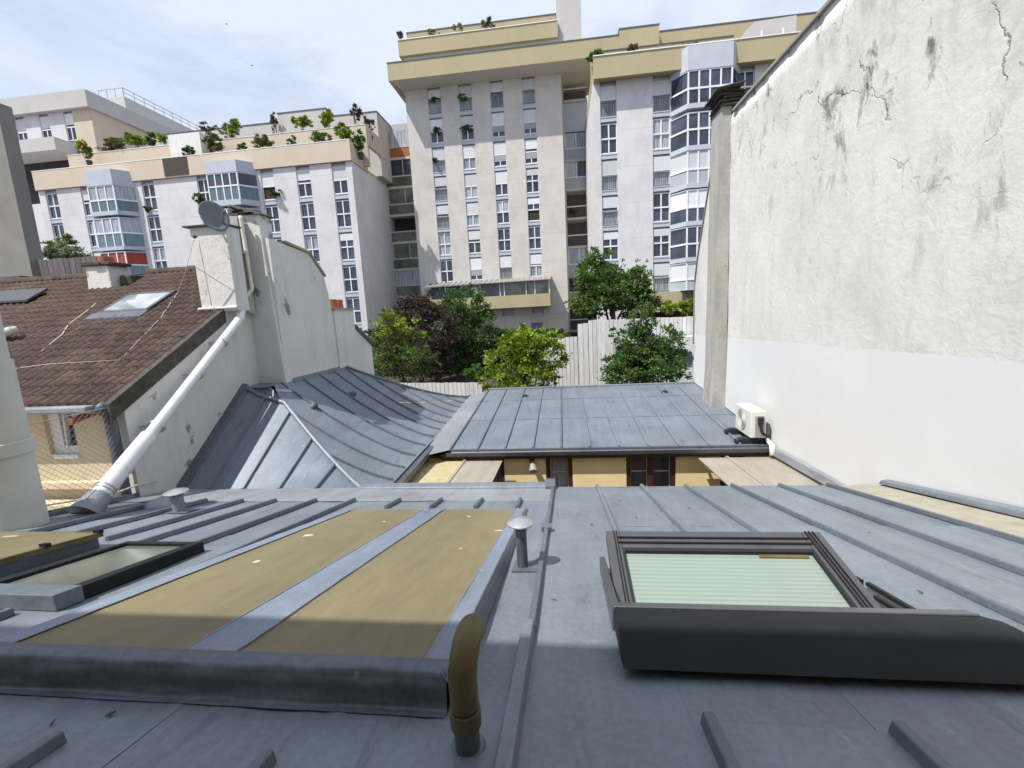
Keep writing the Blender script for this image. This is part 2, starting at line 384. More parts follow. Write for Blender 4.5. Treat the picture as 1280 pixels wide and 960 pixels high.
def thing(name, loc, label, cat, group=None):
    o = bpy.data.objects.new(name, None); col.objects.link(o); o.location = loc; o.empty_display_size = .2
    return tag(o, label, cat, group)
def inst(name, me, parent, loc):
    o = bpy.data.objects.new(name, me); col.objects.link(o); o.parent = parent; o.location = loc; return o
def copy_tree(o, parent=None):
    c = o.copy(); col.objects.link(c); c.parent = parent
    for ch in [q for q in bpy.data.objects if q.parent == o and q != c]: copy_tree(ch, c)
    return c

# ------------------------------------------------------------------ the setting
MB().poly([(-600, -300, -6.2), (600, -300, -6.2), (600, 900, -6.2), (-600, 900, -6.2)]).build('ground', 'paving')['kind'] = 'structure'
g = MB().box(-70, 60, 15.6, 75, -6.19, -3.35).build('garden_terrace', 'ground'); g['kind'] = 'structure'

# ------------------------------------------------------------------ near zinc roof and its house
S = .2184; H = 1.10                                  # near roof: z = -H - S*y
def rz(y, n=0): return -H - S*y + n*1.0235
FAR = 5.86
house = thing('zinc_roofed_house', (-.8, 2.5, -6.2), 'near house with a wide blue-grey zinc batten roof sloping away below the viewpoint', 'house')
MB().hexa([(-5.94, -.5, -6.2), (3.3, -.5, -6.2), (3.3, FAR-.1, -6.2), (-5.94, FAR-.1, -6.2),
           (-5.94, -.5, rz(-.5)-.06), (3.3, -.5, rz(-.5)-.06), (3.3, FAR-.1, rz(FAR-.1)-.06), (-5.94, FAR-.1, rz(FAR-.1)-.06)]).build('wall', 'cream_wall', house)
def pan(x0, x1, y0, y1, n0=0., n1=0., mat='zinc', nu=5, nv=9, lift=.0):
    sd = random.random()*50
    def f(u, v):
        x = x0+(x1-x0)*u; y = y0+(y1-y0)*v
        e = math.sin(math.pi*u)*.009*noise.noise(Vector((x*1.3, y*1.1, sd))) if 0 < u < 1 else 0
        e += .0035*noise.noise(Vector((x*2.3, y*2.6, sd+9)))
        return (x, y, rz(y, n0+(n1-n0)*v+e))
    return MB().grid(f, nu, nv)
seam_r = [-.20, .39, .97, 1.54, 2.12, 2.70, 3.28]
seam_l = [-5.92, -5.15, -4.62, -4.10, -3.66, -3.12, -2.62]
# sheets: right part runs to the far edge, left part stops at a flashing strip
for a, b_ in zip(seam_r, seam_r[1:]):
    pan(a, b_, -.5, 1.37, .008, .008).build('zinc_sheet', 'zinc', house, True)
    pan(a, b_, 1.30, 3.9, .0, .0, nv=12).build('zinc_sheet', 'zinc', house, True)
    pan(a, b_, 3.86, FAR, -.004, -.004).build('zinc_sheet', 'zinc', house, True)
for a, b_ in zip(seam_l, seam_l[1:]):
    pan(a, b_, -.5, 1.55, .008, .008).build('zinc_sheet', 'zinc', house, True)
    pan(a, b_, 1.48, 3.5, 0, 0).build('zinc_sheet', 'zinc', house, True)
    pan(a, b_, 3.46, 5.0, -.004, -.004).build('zinc_sheet', 'zinc', house, True)
bx = [-2.62, -2.04, -1.46, -.88, -.20]
for a, b_ in zip(bx, bx[1:]):
    pan(a, b_, -.5, 1.5, .004, .004).build('zinc_sheet', 'zinc', house, True)
    pan(a, b_, 1.42, 5.0, 0, 0, nv=12).build('zinc_sheet', 'zinc', house, True)
for a, b_ in ((-5.92, -4.1), (-4.1, -2.3), (-2.3, -.22)):
    pan(a, b_, 4.96, FAR-.06, .002, .010, nu=10).build('eave_flashing', 'zinc_pale', house, True)
def batten(x, y0, y1, wd=.044, h=.042, mat='zinc_dark', nm='batten', n0=0):
    p = []
    for y in (y0, y1):
        p.append([(x-wd/2, y, rz(y, n0)), (x-wd*.34, y, rz(y, n0+h)), (x+wd*.34, y, rz(y, n0+h)), (x+wd/2, y, rz(y, n0))])
    m_ = MB(); n = 0
    m_.v = p[0]+p[1]; m_.f = [[0, 1, 2, 3], [7, 6, 5, 4], [0, 4, 5, 1], [1, 5, 6, 2], [2, 6, 7, 3], [0, 3, 7, 4]]
    return m_.build(nm, mat, house, bevel=.006)
for x in seam_r[1:]:
    if x in (.39, .97, 1.54):
        batten(x, 3.47, FAR-.02, mat='zinc', wd=.05)
        batten(x+.05, -.5, 1.37, mat='zinc_dark', wd=.055, h=.05)
    else: batten(x, -.5, FAR-.02, mat='zinc_dark')
batten(-.20, 1.93, FAR-.02, wd=.05, mat='zinc_dark'); batten(-.215, -.5, 1.98, wd=.075, h=.05, mat='zinc')
MB().box(-.245, -.155, 3.66, 3.74, rz(3.7, .02), rz(3.7, .052)).build('batten_clip', 'zinc_dark', house)
for x, y0, y1 in ((-5.9, 1.0, 5.2), (-5.15, 3.3, 4.98), (-4.62, 3.3, 4.98), (-4.10, 3.3, 4.96), (-3.66, -.5, 4.97), (-3.12, 3.06, 4.97), (-2.62, -.5, 4.98),
                  (-2.04, 4.56, 4.98), (-1.52, 4.56, 4.98), (-1.02, 4.56, 4.98), (-.56, 4.56, 4.98), (-3.12, -.5, 1.95), (-1.72, -.5, 1.12), (-.95, -.5, 1.10)):
    batten(x, y0, y1, wd=.05, h=.045)
# raised step beside the shadow line on the right, standing joints
# far edge: folded drip on the right part, box beam flashing on the left part
MB().prism([(-.22, FAR-.03, rz(FAR-.03, .0)), (-.22, FAR+.03, rz(FAR, -.01)), (-.22, FAR+.03, rz(FAR, -.07)), (-.22, FAR-.03, rz(FAR, -.07))], (3.55, 0, 0)).build('drip_edge', 'zinc', house, bevel=.006)
MB().prism([(-2.95, FAR-.16, rz(FAR)+.0), (-2.95, FAR-.14, rz(FAR)+.07), (-2.95, FAR+.03, rz(FAR)+.07), (-2.95, FAR+.05, rz(FAR)-.05)], (2.70, 0, 0)).build('edge_beam', 'zinc', house, bevel=.012)
MB().box(-.30, -.17, FAR-.2, FAR+.07, rz(FAR)-.03, rz(FAR)+.10).build('beam_end_cap', 'zinc_dark', house, bevel=.01)
# left edge upstand
MB().hexa([(-5.97, .5, rz(.5)-.05), (-5.90, .5, rz(.5)-.05), (-5.90, 5.28, rz(5.28)-.05), (-5.97, 5.28, rz(5.28)-.05),
           (-5.97, .5, rz(.5, .06)), (-5.90, .5, rz(.5, .06)), (-5.90, 5.28, rz(5.28, .06)), (-5.97, 5.28, rz(5.28, .06))]).build('edge_upstand', 'gutter', house)
# mortar fillet and flashing along the right party wall
MB().hexa([(3.30, -.5, rz(-.5)-.08), (3.9, -.5, rz(-.5)-.08), (3.9, FAR+.0, rz(FAR)-.08), (3.30, FAR, rz(FAR)-.08),
           (3.30, -.5, rz(-.5)-.02), (3.9, -.5, rz(-.5, .10)), (3.9, FAR, rz(FAR, .03)), (3.30, FAR, rz(FAR)-.02)]).build('mortar_fillet', 'mortar', house)
MB().hexa([(3.80, -.5, rz(-.5, .05)), (3.898, -.5, rz(-.5, .05)), (3.898, 5.72, rz(5.72, .04)), (3.80, 5.72, rz(5.72, .04)),
           (3.82, -.5, rz(-.5, .13)), (3.898, -.5, rz(-.5, .16)), (3.898, 5.72, rz(5.72, .10)), (3.82, 5.72, rz(5.72, .085))]).build('wall_flashing', 'zinc', house, bevel=.008)

# small scraps lying on the zinc
rd = random.Random(5); db = MB()
for k in range(46):
    x = rd.uniform(-2.6, 2.6); y = rd.uniform(.9, 5.3)
    if (-2.5 < x < -.45 and y > 1.36) or (.1 < x < 1.85 and 1.6 < y < 2.9): continue
    a = rd.uniform(0, 6.3); l_ = rd.uniform(.006, .02); d = Vector((math.cos(a), math.sin(a), 0))*l_; e = Vector((-math.sin(a), math.cos(a), 0))*l_*rd.uniform(.3, .7)
    c = Vector((x, y, rz(y, .010))); db.prism([c-d, c-e*.6, c+d, c+e], (0, 0, .003))
tag(db.build('roof_debris', 'bark'), 'tiny scraps of leaf and grit lying on the near zinc roof', 'debris', kind='stuff')
# the house wall that rises behind the viewpoint
bh = thing('rendered_house', (-1, -3, -6.2), 'tall rendered house rising behind the viewpoint above the near zinc roof', 'house')
MB().box(-7, 4.5, -6, -.55, -6.2, 3.3).build('wall', 'cream_dirty', bh)
MB().box(-7.2, 4.7, -6.2, -.20, 3.32, 3.6).build('eave', 'grey_facade', bh)

# ------------------------------------------------------------------ twin tan panel rooflight
SB = .26; bz0 = -1.285 + SB*1.43                      # lid plane: z = bz0 - SB*y
def bz(y): return bz0 - SB*y
tb = thing('box_rooflight', (-1.45, 3, rz(3)), 'large low rooflight with two long tan panels on the near zinc roof', 'rooflight')
YF, YB, XL_, XR_ = 1.375, 4.53, -2.50, -.47
cur = MB()
cur.hexa([(XL_, YF, rz(YF)-.01), (XR_, YF, rz(YF)-.01), (XR_, YB, rz(YB)-.01), (XL_, YB, rz(YB)-.01), (XL_, YF+.02, bz(YF)-.012), (XR_-.02, YF+.02, bz(YF)-.012), (XR_-.02, YB, bz(YB)+.0), (XL_, YB, bz(YB)+.0)])
cur.build('curb', 'lead_old', tb)
def lid(x0, x1, y0, y1, e, nm, mt, th=.02, seg=None, amp=0):
    m_ = MB(); k = seg or 1
    def f(u, v):
        x = x0+(x1-x0)*u; y = y0+(y1-y0)*v
        return (x, y, bz(y)+e+amp*noise.noise(Vector((x*4, y*3, 3)))+amp*.6*noise.noise(Vector((x*13, y*11, 5))))
    m_.grid(f, k, max(1, int(k*abs((y1-y0)/(x1-x0))))if seg else 1)
    n = len(m_.v)
    m_.hexa([(x0, y0, bz(y0)+e-th), (x1, y0, bz(y0)+e-th), (x1, y1, bz(y1)+e-th), (x0, y1, bz(y1)+e-th), (x0, y0, bz(y0)+e-amp*1.6-.001), (x1, y0, bz(y0)+e-amp*1.6-.001), (x1, y1, bz(y1)+e-amp*1.6-.001), (x0, y1, bz(y1)+e-amp*1.6-.001)])
    return m_.build(nm, mt, tb, True if seg else False)
lid(-2.40, -1.56, 1.43, 4.50, .006, 'tan_panel', 'tan_panel')
lid(-1.36, -.545, 1.43, 4.50, .006, 'tan_panel', 'tan_panel')
lid(-1.575, -1.345, 1.43, 4.53, .012, 'lead_strip', 'lead', .012, 5, .0022)
lid(-.565, -.465, 1.43, 4.53, .014, 'lead_strip', 'lead', .014, 4, .003)
lid(-2.50, -2.385, 1.43, 4.53, .010, 'lead_strip', 'lead', .012, 4, .002)
for x in (-2.385, -1.572, -1.348, -.562):
    y_ = 1.45; pts_ = []
    while y_ < 4.5: pts_.append((x+random.uniform(-.0025, .0025), y_, bz(y_)+.0135)); y_ += .09
    MB().tube(pts_, .0042, 5).build('sealant_bead', 'zinc_pale', tb, True)
fr = MB()                                              # front apron: dressed lead, lumpy
def af(u, v):
    x = -2.53+(2.53-.455)*u
    pr = [(1.465, bz(1.465)+.019), (1.42, bz(1.42)+.024), (1.385, bz(1.41)+.014), (1.365, bz(1.41)-.022), (1.36, rz(1.36)+.045), (1.35, rz(1.35)+.014), (1.32, rz(1.32)+.009)]
    k = v*(len(pr)-1); i = min(int(k), len(pr)-2); q = k-i
    y = pr[i][0]*(1-q)+pr[i+1][0]*q; z = pr[i][1]*(1-q)+pr[i+1][1]*q
    e = .010*noise.noise(Vector((x*5, v*3, 2)))+.006*noise.noise(Vector((x*16, v*6, 4)))
    return (x, y-e, z+e*.7)
fr.grid(af, 60, 18).build('front_apron', 'lead_old', tb, True)
sidep = MB().grid(lambda u, v: (XR_+.0+.045*v**.5*(1-.2*u)-.0+.004*noise.noise(Vector((u*20, v*3, 1))), 1.37+(YB-1.37)*u, (bz(1.37+(YB-1.37)*u)+.016)*(1-v)+(rz(1.37+(YB-1.37)*u)+.004)*v), 30, 4)
sidep.build('side_flashing', 'lead_old', tb, True)

# ------------------------------------------------------------------ roof window with green blind (in roof coordinates: x, y, height n)
def RP(x, y, n): return (x, y - n*S*.0, rz(y, n))
def rbox(x0, x1, y0, y1, n0, n1):
    return [RP(x0, y0, n0), RP(x1, y0, n0), RP(x1, y1, n0), RP(x0, y1, n0), RP(x0, y0, n1), RP(x1, y0, n1), RP(x1, y1, n1), RP(x0, y1, n1)]
vw = thing('roof_window', (1.0, 2.7, rz(2.7)), 'large dark grey roof window with a pale green pleated blind', 'roof window')
# the sash is swung about its middle pivot: its far end stands up from the roof, its near end has dipped to roof level
def SPn(x, y, n): return (x, y, -1.518+.2*(y-2.28)+n)
def sbox(x0, x1, y0, y1, n0, n1): return [SPn(x0, y0, n0), SPn(x1, y0, n0), SPn(x1, y1, n0), SPn(x0, y1, n0), SPn(x0, y0, n1), SPn(x1, y0, n1), SPn(x1, y1, n1), SPn(x0, y1, n1)]
MB().hexa(sbox(.232, .318, 2.0, 2.765, -.075, .0)).build('sash_stile', 'velux', vw, bevel=.006)
MB().hexa(sbox(1.415, 1.525, 2.0, 2.765, -.075, .0)).build('sash_stile', 'velux', vw, bevel=.006)
MB().hexa(sbox(.319, 1.414, 2.615, 2.765, -.075, -.002)).build('sash_rail', 'velux', vw, bevel=.006)
MB().hexa(sbox(.319, 1.414, 2.0, 2.06, -.075, -.003)).build('sash_rail', 'velux', vw)
q = MB()
for k in (2.645, 2.69): q.hexa(sbox(.30, 1.43, k, k+.010, -.001, .008))
for x in (1.432, 1.452, 1.474): q.hexa(sbox(x, x+.007, 2.03, 2.755, .001, .010))
for x in (.278, .294): q.hexa(sbox(x, x+.005, 2.03, 2.755, .001, .009))
q.build('cladding_ribs', 'velux_dark', vw)
q = MB()
q.hexa(sbox(.3185, .330, 2.06, 2.614, -.03, -.006)).hexa(sbox(1.398, 1.4145, 2.06, 2.614, -.03, -.006)).hexa(sbox(.331, 1.397, 2.592, 2.614, -.03, -.006))
q.build('glass_gasket', 'rubber', vw)
MB().hexa(sbox(.33, 1.40, 2.055, 2.593, -.045, -.028)).build('glass_pane', 'green_glass', vw)
MB().hexa(sbox(1.10, 1.37, 2.565, 2.588, -.027, -.020)).build('ventilation_tab', 'olive_pipe', vw)
MB().hexa(sbox(1.405, 1.50, 2.155, 2.163, .010, .016)).build('hinge_screw_cover', 'steel', vw)
# fixed frame left open round the dipped end
MB().hexa(rbox(1.526, 1.685, 1.95, 2.52, -.01, .012)).build('frame_rebate', 'velux', vw)
q = MB()
for x, y1_ in ((1.675, 2.56), (1.60, 2.38), (1.528, 2.30)): q.hexa(rbox(x, x+.022, 1.95, y1_, .013, .034))
q.build('frame_seal', 'rubber', vw)
MB().hexa(rbox(.225, 1.69, 2.60, 2.66, -.01, .03)).build('frame_sill', 'velux_dark', vw)
hood = MB()                                             # top casing nearest to the viewer
pr = [(1.995, .130), (1.90, .150), (1.83, .146), (1.78, .128), (1.61, .036), (1.63, .018), (1.98, .03)]
xs = [(.195, 0), (1.70, 0), (1.78, .014), (1.835, .04), (1.86, .075)]
for i, (x, dn) in enumerate(xs):
    for (y, n) in pr: hood.v.append(RP(x, y - (.0 if i < 2 else dn*.6)*(1 if y > 1.9 else -.2), max(n-dn, .03)))
k = len(pr)
for i in range(len(xs)-1):
    for j in range(k): hood.f.append([i*k+j, i*k+(j+1) % k, (i+1)*k+(j+1) % k, (i+1)*k+j])
hood.f.append(list(range(k))[::-1]); hood.f.append([(len(xs)-1)*k+j for j in range(k)])
hood.build('top_casing', 'velux_dark', vw, 'auto', bevel=.012)
tp = MB().prism([RP(.192, 2.002, .128), RP(.192, 2.002, .138), RP(.192, 1.93, .152), RP(.192, 1.925, .144)], (1.53, 0, 0))
tp.build('casing_cover', 'velux', vw, bevel=.006)
MB().hexa([RP(.188, 1.98, .0), RP(.224, 1.98, .0), RP(.224, 2.76, .0), RP(.188, 2.76, .0), RP(.188, 1.95, .125), RP(.224, 1.95, .125), RP(.224, 2.76, .10), RP(.188, 2.76, .10)]).build('side_cover', 'velux', vw, bevel=.006)
MB().hexa(rbox(.24, 1.70, 1.72, 1.99, -.02, .03)).build('upstand', 'velux_dark', vw)

# ------------------------------------------------------------------ rooflights on the left
ls = thing('small_rooflight', (-3.3, 2.5, rz(2.5)), 'small dark framed rooflight between battens at the left of the near zinc roof', 'rooflight')
q_ = MB()
for a in ((-3.60, -3.55, 2.1, 3.05), (-3.0, -2.92, 2.1, 3.05), (-3.55, -3.0, 2.99, 3.05)): q_.hexa(rbox(*a, 0, .085))
q_.build('frame', 'velux_dark', ls, bevel=.004)
MB().hexa(rbox(-3.60, -2.90, 2.0, 2.15, 0, .10)).build('front_casing', 'zinc_dark', ls, bevel=.008)
MB().hexa(rbox(-3.55, -3.0, 2.14, 2.99, .05, .062)).build('glass_pane', 'skylight_glass', ls)
dm = thing('domed_rooflight', (-4.7, 2.4, rz(2.4)), 'domed tan rooflight with a dark side at the left edge of the near roof', 'rooflight')
DX0, DX1, DY0, DY1 = -5.45, -3.93, 1.5, 3.14
MB().hexa(rbox(DX0+.04, DX1-.03, DY0, DY1-.02, -.01, .10)).build('curb', 'gutter', dm)
MB().grid(lambda u, v: RP(DX0+(DX1-DX0)*u, DY0+(DY1-DY0)*v, .13+.10*math.sin(math.pi*u)*math.sin(math.pi*min(1, v+.02))**.5), 14, 14).build('dome', 'tan_panel', dm, True)
q_ = MB()
for a in ((DX0, DX1, DY1-.03, DY1+.005), (DX1-.03, DX1+.005, DY0, DY1-.031), (DX0-.005, DX0+.03, DY0, DY1-.031)): q_.hexa(rbox(*a, .095, .135))
q_.build('rim', 'olive_pipe', dm)
for y in (2.3, 2.72, 3.1): MB().hexa(rbox(DX1-.04, DX1+.015, y, y+.04, .13, .16)).build('clip', 'velux_dark', dm)

# ------------------------------------------------------------------ vents and pipes on the near roof
def cyl(m_, c, r, z0, z1, seg=24): return m_.tube([(c[0], c[1], z0), (c[0], c[1], z1)], r, seg)
def hatvent(x, y, r, h, hat, label, mat='grey_pipe'):
    z = rz(y); t_ = thing('roof_vent', (x, y, z), label, 'vent pipe', 'hooded vent pipes on the near roof')
    cyl(MB(), (x, y), r, z-.04, z+h).build('pipe', mat, t_, 'auto')
    q = MB()
    for k in range(8):
        a = k*math.pi/4; q.box(x+r*math.cos(a)-.006, x+r*math.cos(a)+.006, y+r*math.sin(a)-.006, y+r*math.sin(a)+.006, z+h-.01, z+h+.045)
    cyl(q, (x, y), r*.6, z+h-.01, z+h+.04, 12); q.build('vent_slots', mat, t_)
    MB().tube([(x, y, z+h+.035), (x, y, z+h+.045), (x, y, z+h+.06), (x, y, z+h+.075)], [hat*.97, hat, hat*.72, hat*.12], 28).build('rain_hat', 'steel', t_, 'auto')
    MB().hexa([RP(x-r-.03, y-.09, .002), RP(x+r+.09, y-.09, .002), RP(x+r+.09, y+.12, .002), RP(x-r-.03, y+.12, .002), RP(x-r-.03, y-.09, .010), RP(x+r+.09, y-.09, .010), RP(x+r+.09, y+.12, .010), RP(x-r-.03, y+.12, .010)]).build('base_flashing', 'zinc_dark', t_)
    return t_
hatvent(-.325, 2.80, .037, .285, .092, 'dark vent pipe with a flat white hat beside the big tan rooflight')
hatvent(-4.47, 4.42, .062, .20, .125, 'short grey vent pipe with a small conical hat beside the foot of the white duct', 'zinc')
cv = thing('curved_vent_pipe', (-.345, 1.20, rz(1.2)), 'olive brown bent vent pipe at the front corner of the tan rooflight', 'vent pipe')
zb = rz(1.2); cyl(MB(), (-.345, 1.20), .040, zb-.03, zb+.10, 28).build('pipe_stub', 'grey_pipe', cv, 'auto')
cyl(MB(), (-.345, 1.20), .049, zb+.09, zb+.150, 28).build('socket', 'olive_pipe', cv, 'auto', bevel=.003)
P_ = [(-.345, 1.20, zb+.16)]
for k in range(13):
    a = k/12*R(118); P_.append((-.345+.012*k/12, 1.20+.085*(1-math.cos(a)), zb+.255+.085*math.sin(a)))
MB().tube(P_, .045, 28, cap=True).build('bend', 'olive_pipe', cv, 'auto')
MB().tube([(-.345, 1.2, zb+.005), (-.345, 1.2, zb+.012)], [.058, .05], 28).build('collar', 'zinc_dark', cv)
# soft conical hump of zinc beside the duct
hp = thing('zinc_hump', (-4.9, 4.6, rz(4.6)), 'small conical zinc hump on the roof between the long duct and the little hooded vent', 'roof flashing')
MB().tube([(-4.98, 4.72, rz(4.72)-.02), (-4.96, 4.72, rz(4.72, .06)), (-4.95, 4.74, rz(4.74, .13))], [.24, .14, .02], 20).build('cone', 'zinc_pale', hp, True)

# left white flue
fl = thing('round_flue', (-5.78, 3.8, rz(3.8)), 'thick off-white round flue with a collar at the left edge of the picture', 'flue')
cyl(MB(), (-5.78, 3.8), .255, rz(3.8)-.05, -.2, 32).build('lower_pipe', 'flue_white', fl, 'auto')
cyl(MB(), (-5.78, 3.8), .235, -1.02, .35, 32).build('upper_pipe', 'flue_white', fl, 'auto')
cyl(MB(), (-5.78, 3.8), .285, -1.16, -1.02, 32).build('collar', 'flue_white', fl, 'auto', bevel=.01)

# ------------------------------------------------------------------ right party wall
rw = thing('party_wall', (4.2, 7, -6.2), 'tall white plaster party wall with grey stains filling the right side', 'wall')
XW = 3.9
pts = [(-.5, -6.2), (14.0, -6.2), (14.0, -1.2), (13.95, .6), (13.70, 1.25), (12.65, 3.2), (12.25, 3.55), (11.95, 4.0), (11.2, 4.12), (-.5, 3.95)]
wm = MB(); n = len(pts)
YS = 11.15
# front face subdivided so that it undulates a little
def wallz(y):
    if y < 11.2: return 3.95+.17*(y+.5)/11.7
    P = [(11.2, 4.12), (11.95, 4.0), (12.25, 3.55), (12.65, 3.2), (13.70, 1.25), (13.95, .6), (14.0, -1.2)]
    for (a, b_), (c, d) in zip(P, P[1:]):
        if y <= c: return b_+(d-b_)*(y-a)/(c-a)
    return -1.2
ys = [i*.25-.5 for i in range(58)] + [13.7, 13.95, 14.0]; ys = sorted(set(ys + [11.2, 11.95, 12.25, 12.65]))
NZ = 34
for i, y in enumerate(ys):
    zt = wallz(y)
    for j in range(NZ+1):
        z = -6.2+(zt+6.2)*j/NZ
        e = .020*noise.noise(Vector((y*.5, z*.5, 1)))+.012*noise.noise(Vector((y*1.7, z*1.7, 7)))
        rough = max(0, min(1, (z-.3*y+1.3)/2.0))
        e += rough*(.045*noise.noise(Vector((y*2.9, z*2.9, 3)))+.035*noise.noise(Vector((y*7.5, z*7.5, 5))))
        wm.v.append((XW+(e*min(1, (zt-z)/.25) if 0 < i < len(ys)-1 else 0), y, z))
for i in range(len(ys)-1):
    for j in range(NZ):
        a = i*(NZ+1)+j; wm.f.append([a, a+1, a+NZ+2, a+NZ+1])
base = len(wm.v)
top = [(y, wallz(y)) for y in ys]
wm.v += [(XW+.6, y, z) for y, z in top] + [(XW+.6, y, -6.2) for y, z in top]
L = len(ys)
for i in range(L-1):
    wm.f.append([i*(NZ+1)+NZ, base+i, base+i+1, (i+1)*(NZ+1)+NZ]); wm.f.append([base+i, base+L+i, base+L+i+1, base+i+1])
wm.f.append([(L-1)*(NZ+1)+j for j in range(NZ+1)]+[base+L-1, base+2*L-1]); wm.f.append([j for j in range(NZ+1)][::-1]+[base+L, base])
wm.build('wall', 'right_wall', rw, True)
cp = MB()
for (y0, y1) in ((-.5, 4), (4, 8), (8, 11.15)):
    cp.hexa([(XW-.05, y0, wallz(y0)+.0), (XW+.66, y0, wallz(y0)+.0), (XW+.66, y1-.01, wallz(y1)+.0), (XW-.05, y1-.01, wallz(y1)+.0), (XW-.05, y0, wallz(y0)+.05), (XW+.66, y0, wallz(y0)+.05), (XW+.66, y1-.01, wallz(y1)+.05), (XW-.05, y1-.01, wallz(y1)+.05)])
cp.build('coping', 'mortar', rw)
pe = MB().hexa([(3.56, 11.25, -2.72), (3.89, 11.25, -2.72), (3.89, 12.0, -2.72), (3.56, 12.0, -2.72), (3.62, 11.25, -1.6), (3.89, 11.25, -1.6), (3.89, 12.0, -1.6), (3.62, 12.0, -1.6)])
pe.hexa([(3.62, 11.25, -1.6), (3.89, 11.25, -1.6), (3.89, 12.0, -1.6), (3.62, 12.0, -1.6), (3.68, 11.30, 4.3), (3.89, 11.30, 4.3), (3.89, 12.0, 4.3), (3.68, 12.0, 4.3)])
pe.build('flue_pilaster', 'pilaster', rw)
sk = MB()
for k in range(5):
    e = random.uniform(-.05, .06); g_ = random.uniform(-.03, .03); sk.hexa([(3.60+e, 11.22, 4.3+k*.075), (4.2+e, 11.2, 4.3+k*.07+g_), (4.2, 12.0, 4.3+k*.075), (3.62+e, 12.02, 4.3+k*.07), (3.64+e*2, 11.25, 4.36+k*.075), (4.15+e, 11.26, 4.35+k*.07+g_), (4.16, 11.95, 4.36+k*.07), (3.66, 11.96, 4.36+k*.075)])
sk.hexa([(3.52, 11.1, 4.60), (4.1, 11.1, 4.68), (4.1, 12.1, 4.68), (3.52, 12.1, 4.60), (3.52, 11.1, 4.63), (4.1, 11.1, 4.72), (4.1, 12.1, 4.72), (3.52, 12.1, 4.63)]); sk.build('chimney_top', 'soot', rw, bevel=.01)
cs = MB()
for (a, b_), (c, d) in zip([(12.05, 3.95), (12.25, 3.57), (12.65, 3.22), (13.70, 1.27), (13.95, .62), (14.02, -1.2)], [(12.25, 3.57), (12.65, 3.22), (13.70, 1.27), (13.95, .62), (14.02, -1.2), (14.02, -1.2)]):
    if (a, b_) != (c, d) and b_-d > .01: cs.hexa([(XW-.03, a, b_), (XW+.62, a, b_), (XW+.62, c, d), (XW-.03, c, d), (XW-.03, a+.04, b_+.03), (XW+.62, a+.04, b_+.03), (XW+.62, c+.04, d+.03), (XW-.03, c+.04, d+.03)])
cs.build('rake_coping', 'grey_house', rw)

# ------------------------------------------------------------------ courtyard house with the mid zinc roof
ME, MS_ = -2.74, .0702
def mz(y, n=0): return ME+MS_*(y-8.77)+n
ch = thing('courtyard_house', (.7, 11, -6.2), 'low courtyard house with a flat zinc roof, cream yellow wall and brown shuttered windows', 'house')
wl = MB()
spans = [(-2.9, -1.60), (-1.30, -.44), (.10, 1.17), (2.13, 2.98), (3.42, 3.88)]
for a, b_ in spans: wl.box(a, b_, 8.80, 9.2, -6.2, -2.93)
wl.box(-2.9, 3.88, 9.2, 13.8, -6.2, -2.93); wl.build('wall', 'cream_wall', ch)
MB().box(-2.6, 3.88, 8.67, 13.85, -2.92, -2.80).build('eave_board', 'brown_wood', ch)
mseam = [-2.40+.572*k for k in range(12)]
ycuts = [8.77, 10.75, 12.55, 13.86]
for a, b_ in zip(mseam, mseam[1:]):
    for j in range(3):
        sd_ = random.random()*30
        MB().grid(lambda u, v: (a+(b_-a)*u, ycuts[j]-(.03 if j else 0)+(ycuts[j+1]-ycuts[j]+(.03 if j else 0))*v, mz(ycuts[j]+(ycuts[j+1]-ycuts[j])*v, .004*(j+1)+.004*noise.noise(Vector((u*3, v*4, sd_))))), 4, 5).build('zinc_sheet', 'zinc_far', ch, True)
for i, x in enumerate(mseam):
    MB().hexa([(x-.017, 8.76, mz(8.76)), (x+.017, 8.76, mz(8.76)), (x+.017, 13.86, mz(13.86)), (x-.017, 13.86, mz(13.86)), (x-.015, 8.76, mz(8.76, .045)), (x+.015, 8.76, mz(8.76, .045)), (x+.015, 13.86, mz(13.86, .045)), (x-.015, 13.86, mz(13.86, .045))]).build('batten', 'zinc' if i > 4 else 'zinc_dark', ch)
MB().box(-2.42, 3.89, 13.82, 13.92, mz(13.9)-.1, mz(13.9, .06)).build('ridge_cap', 'zinc', ch, bevel=.01)
gu = MB(); q = [(8.77, -2.755), (8.77, -2.80), (8.68, -2.87), (8.61, -2.83), (8.59, -2.755), (8.61, -2.755), (8.63, -2.82), (8.70, -2.83), (8.75, -2.765)]
gu.prism([(-2.46, y, z) for y, z in q], (6.30, 0, 0)).build('gutter', 'gutter', ch)
MB().box(-2.45, 3.86, 8.74, 8.80, -2.76, -2.725).build('drip_edge', 'zinc_dark', ch)
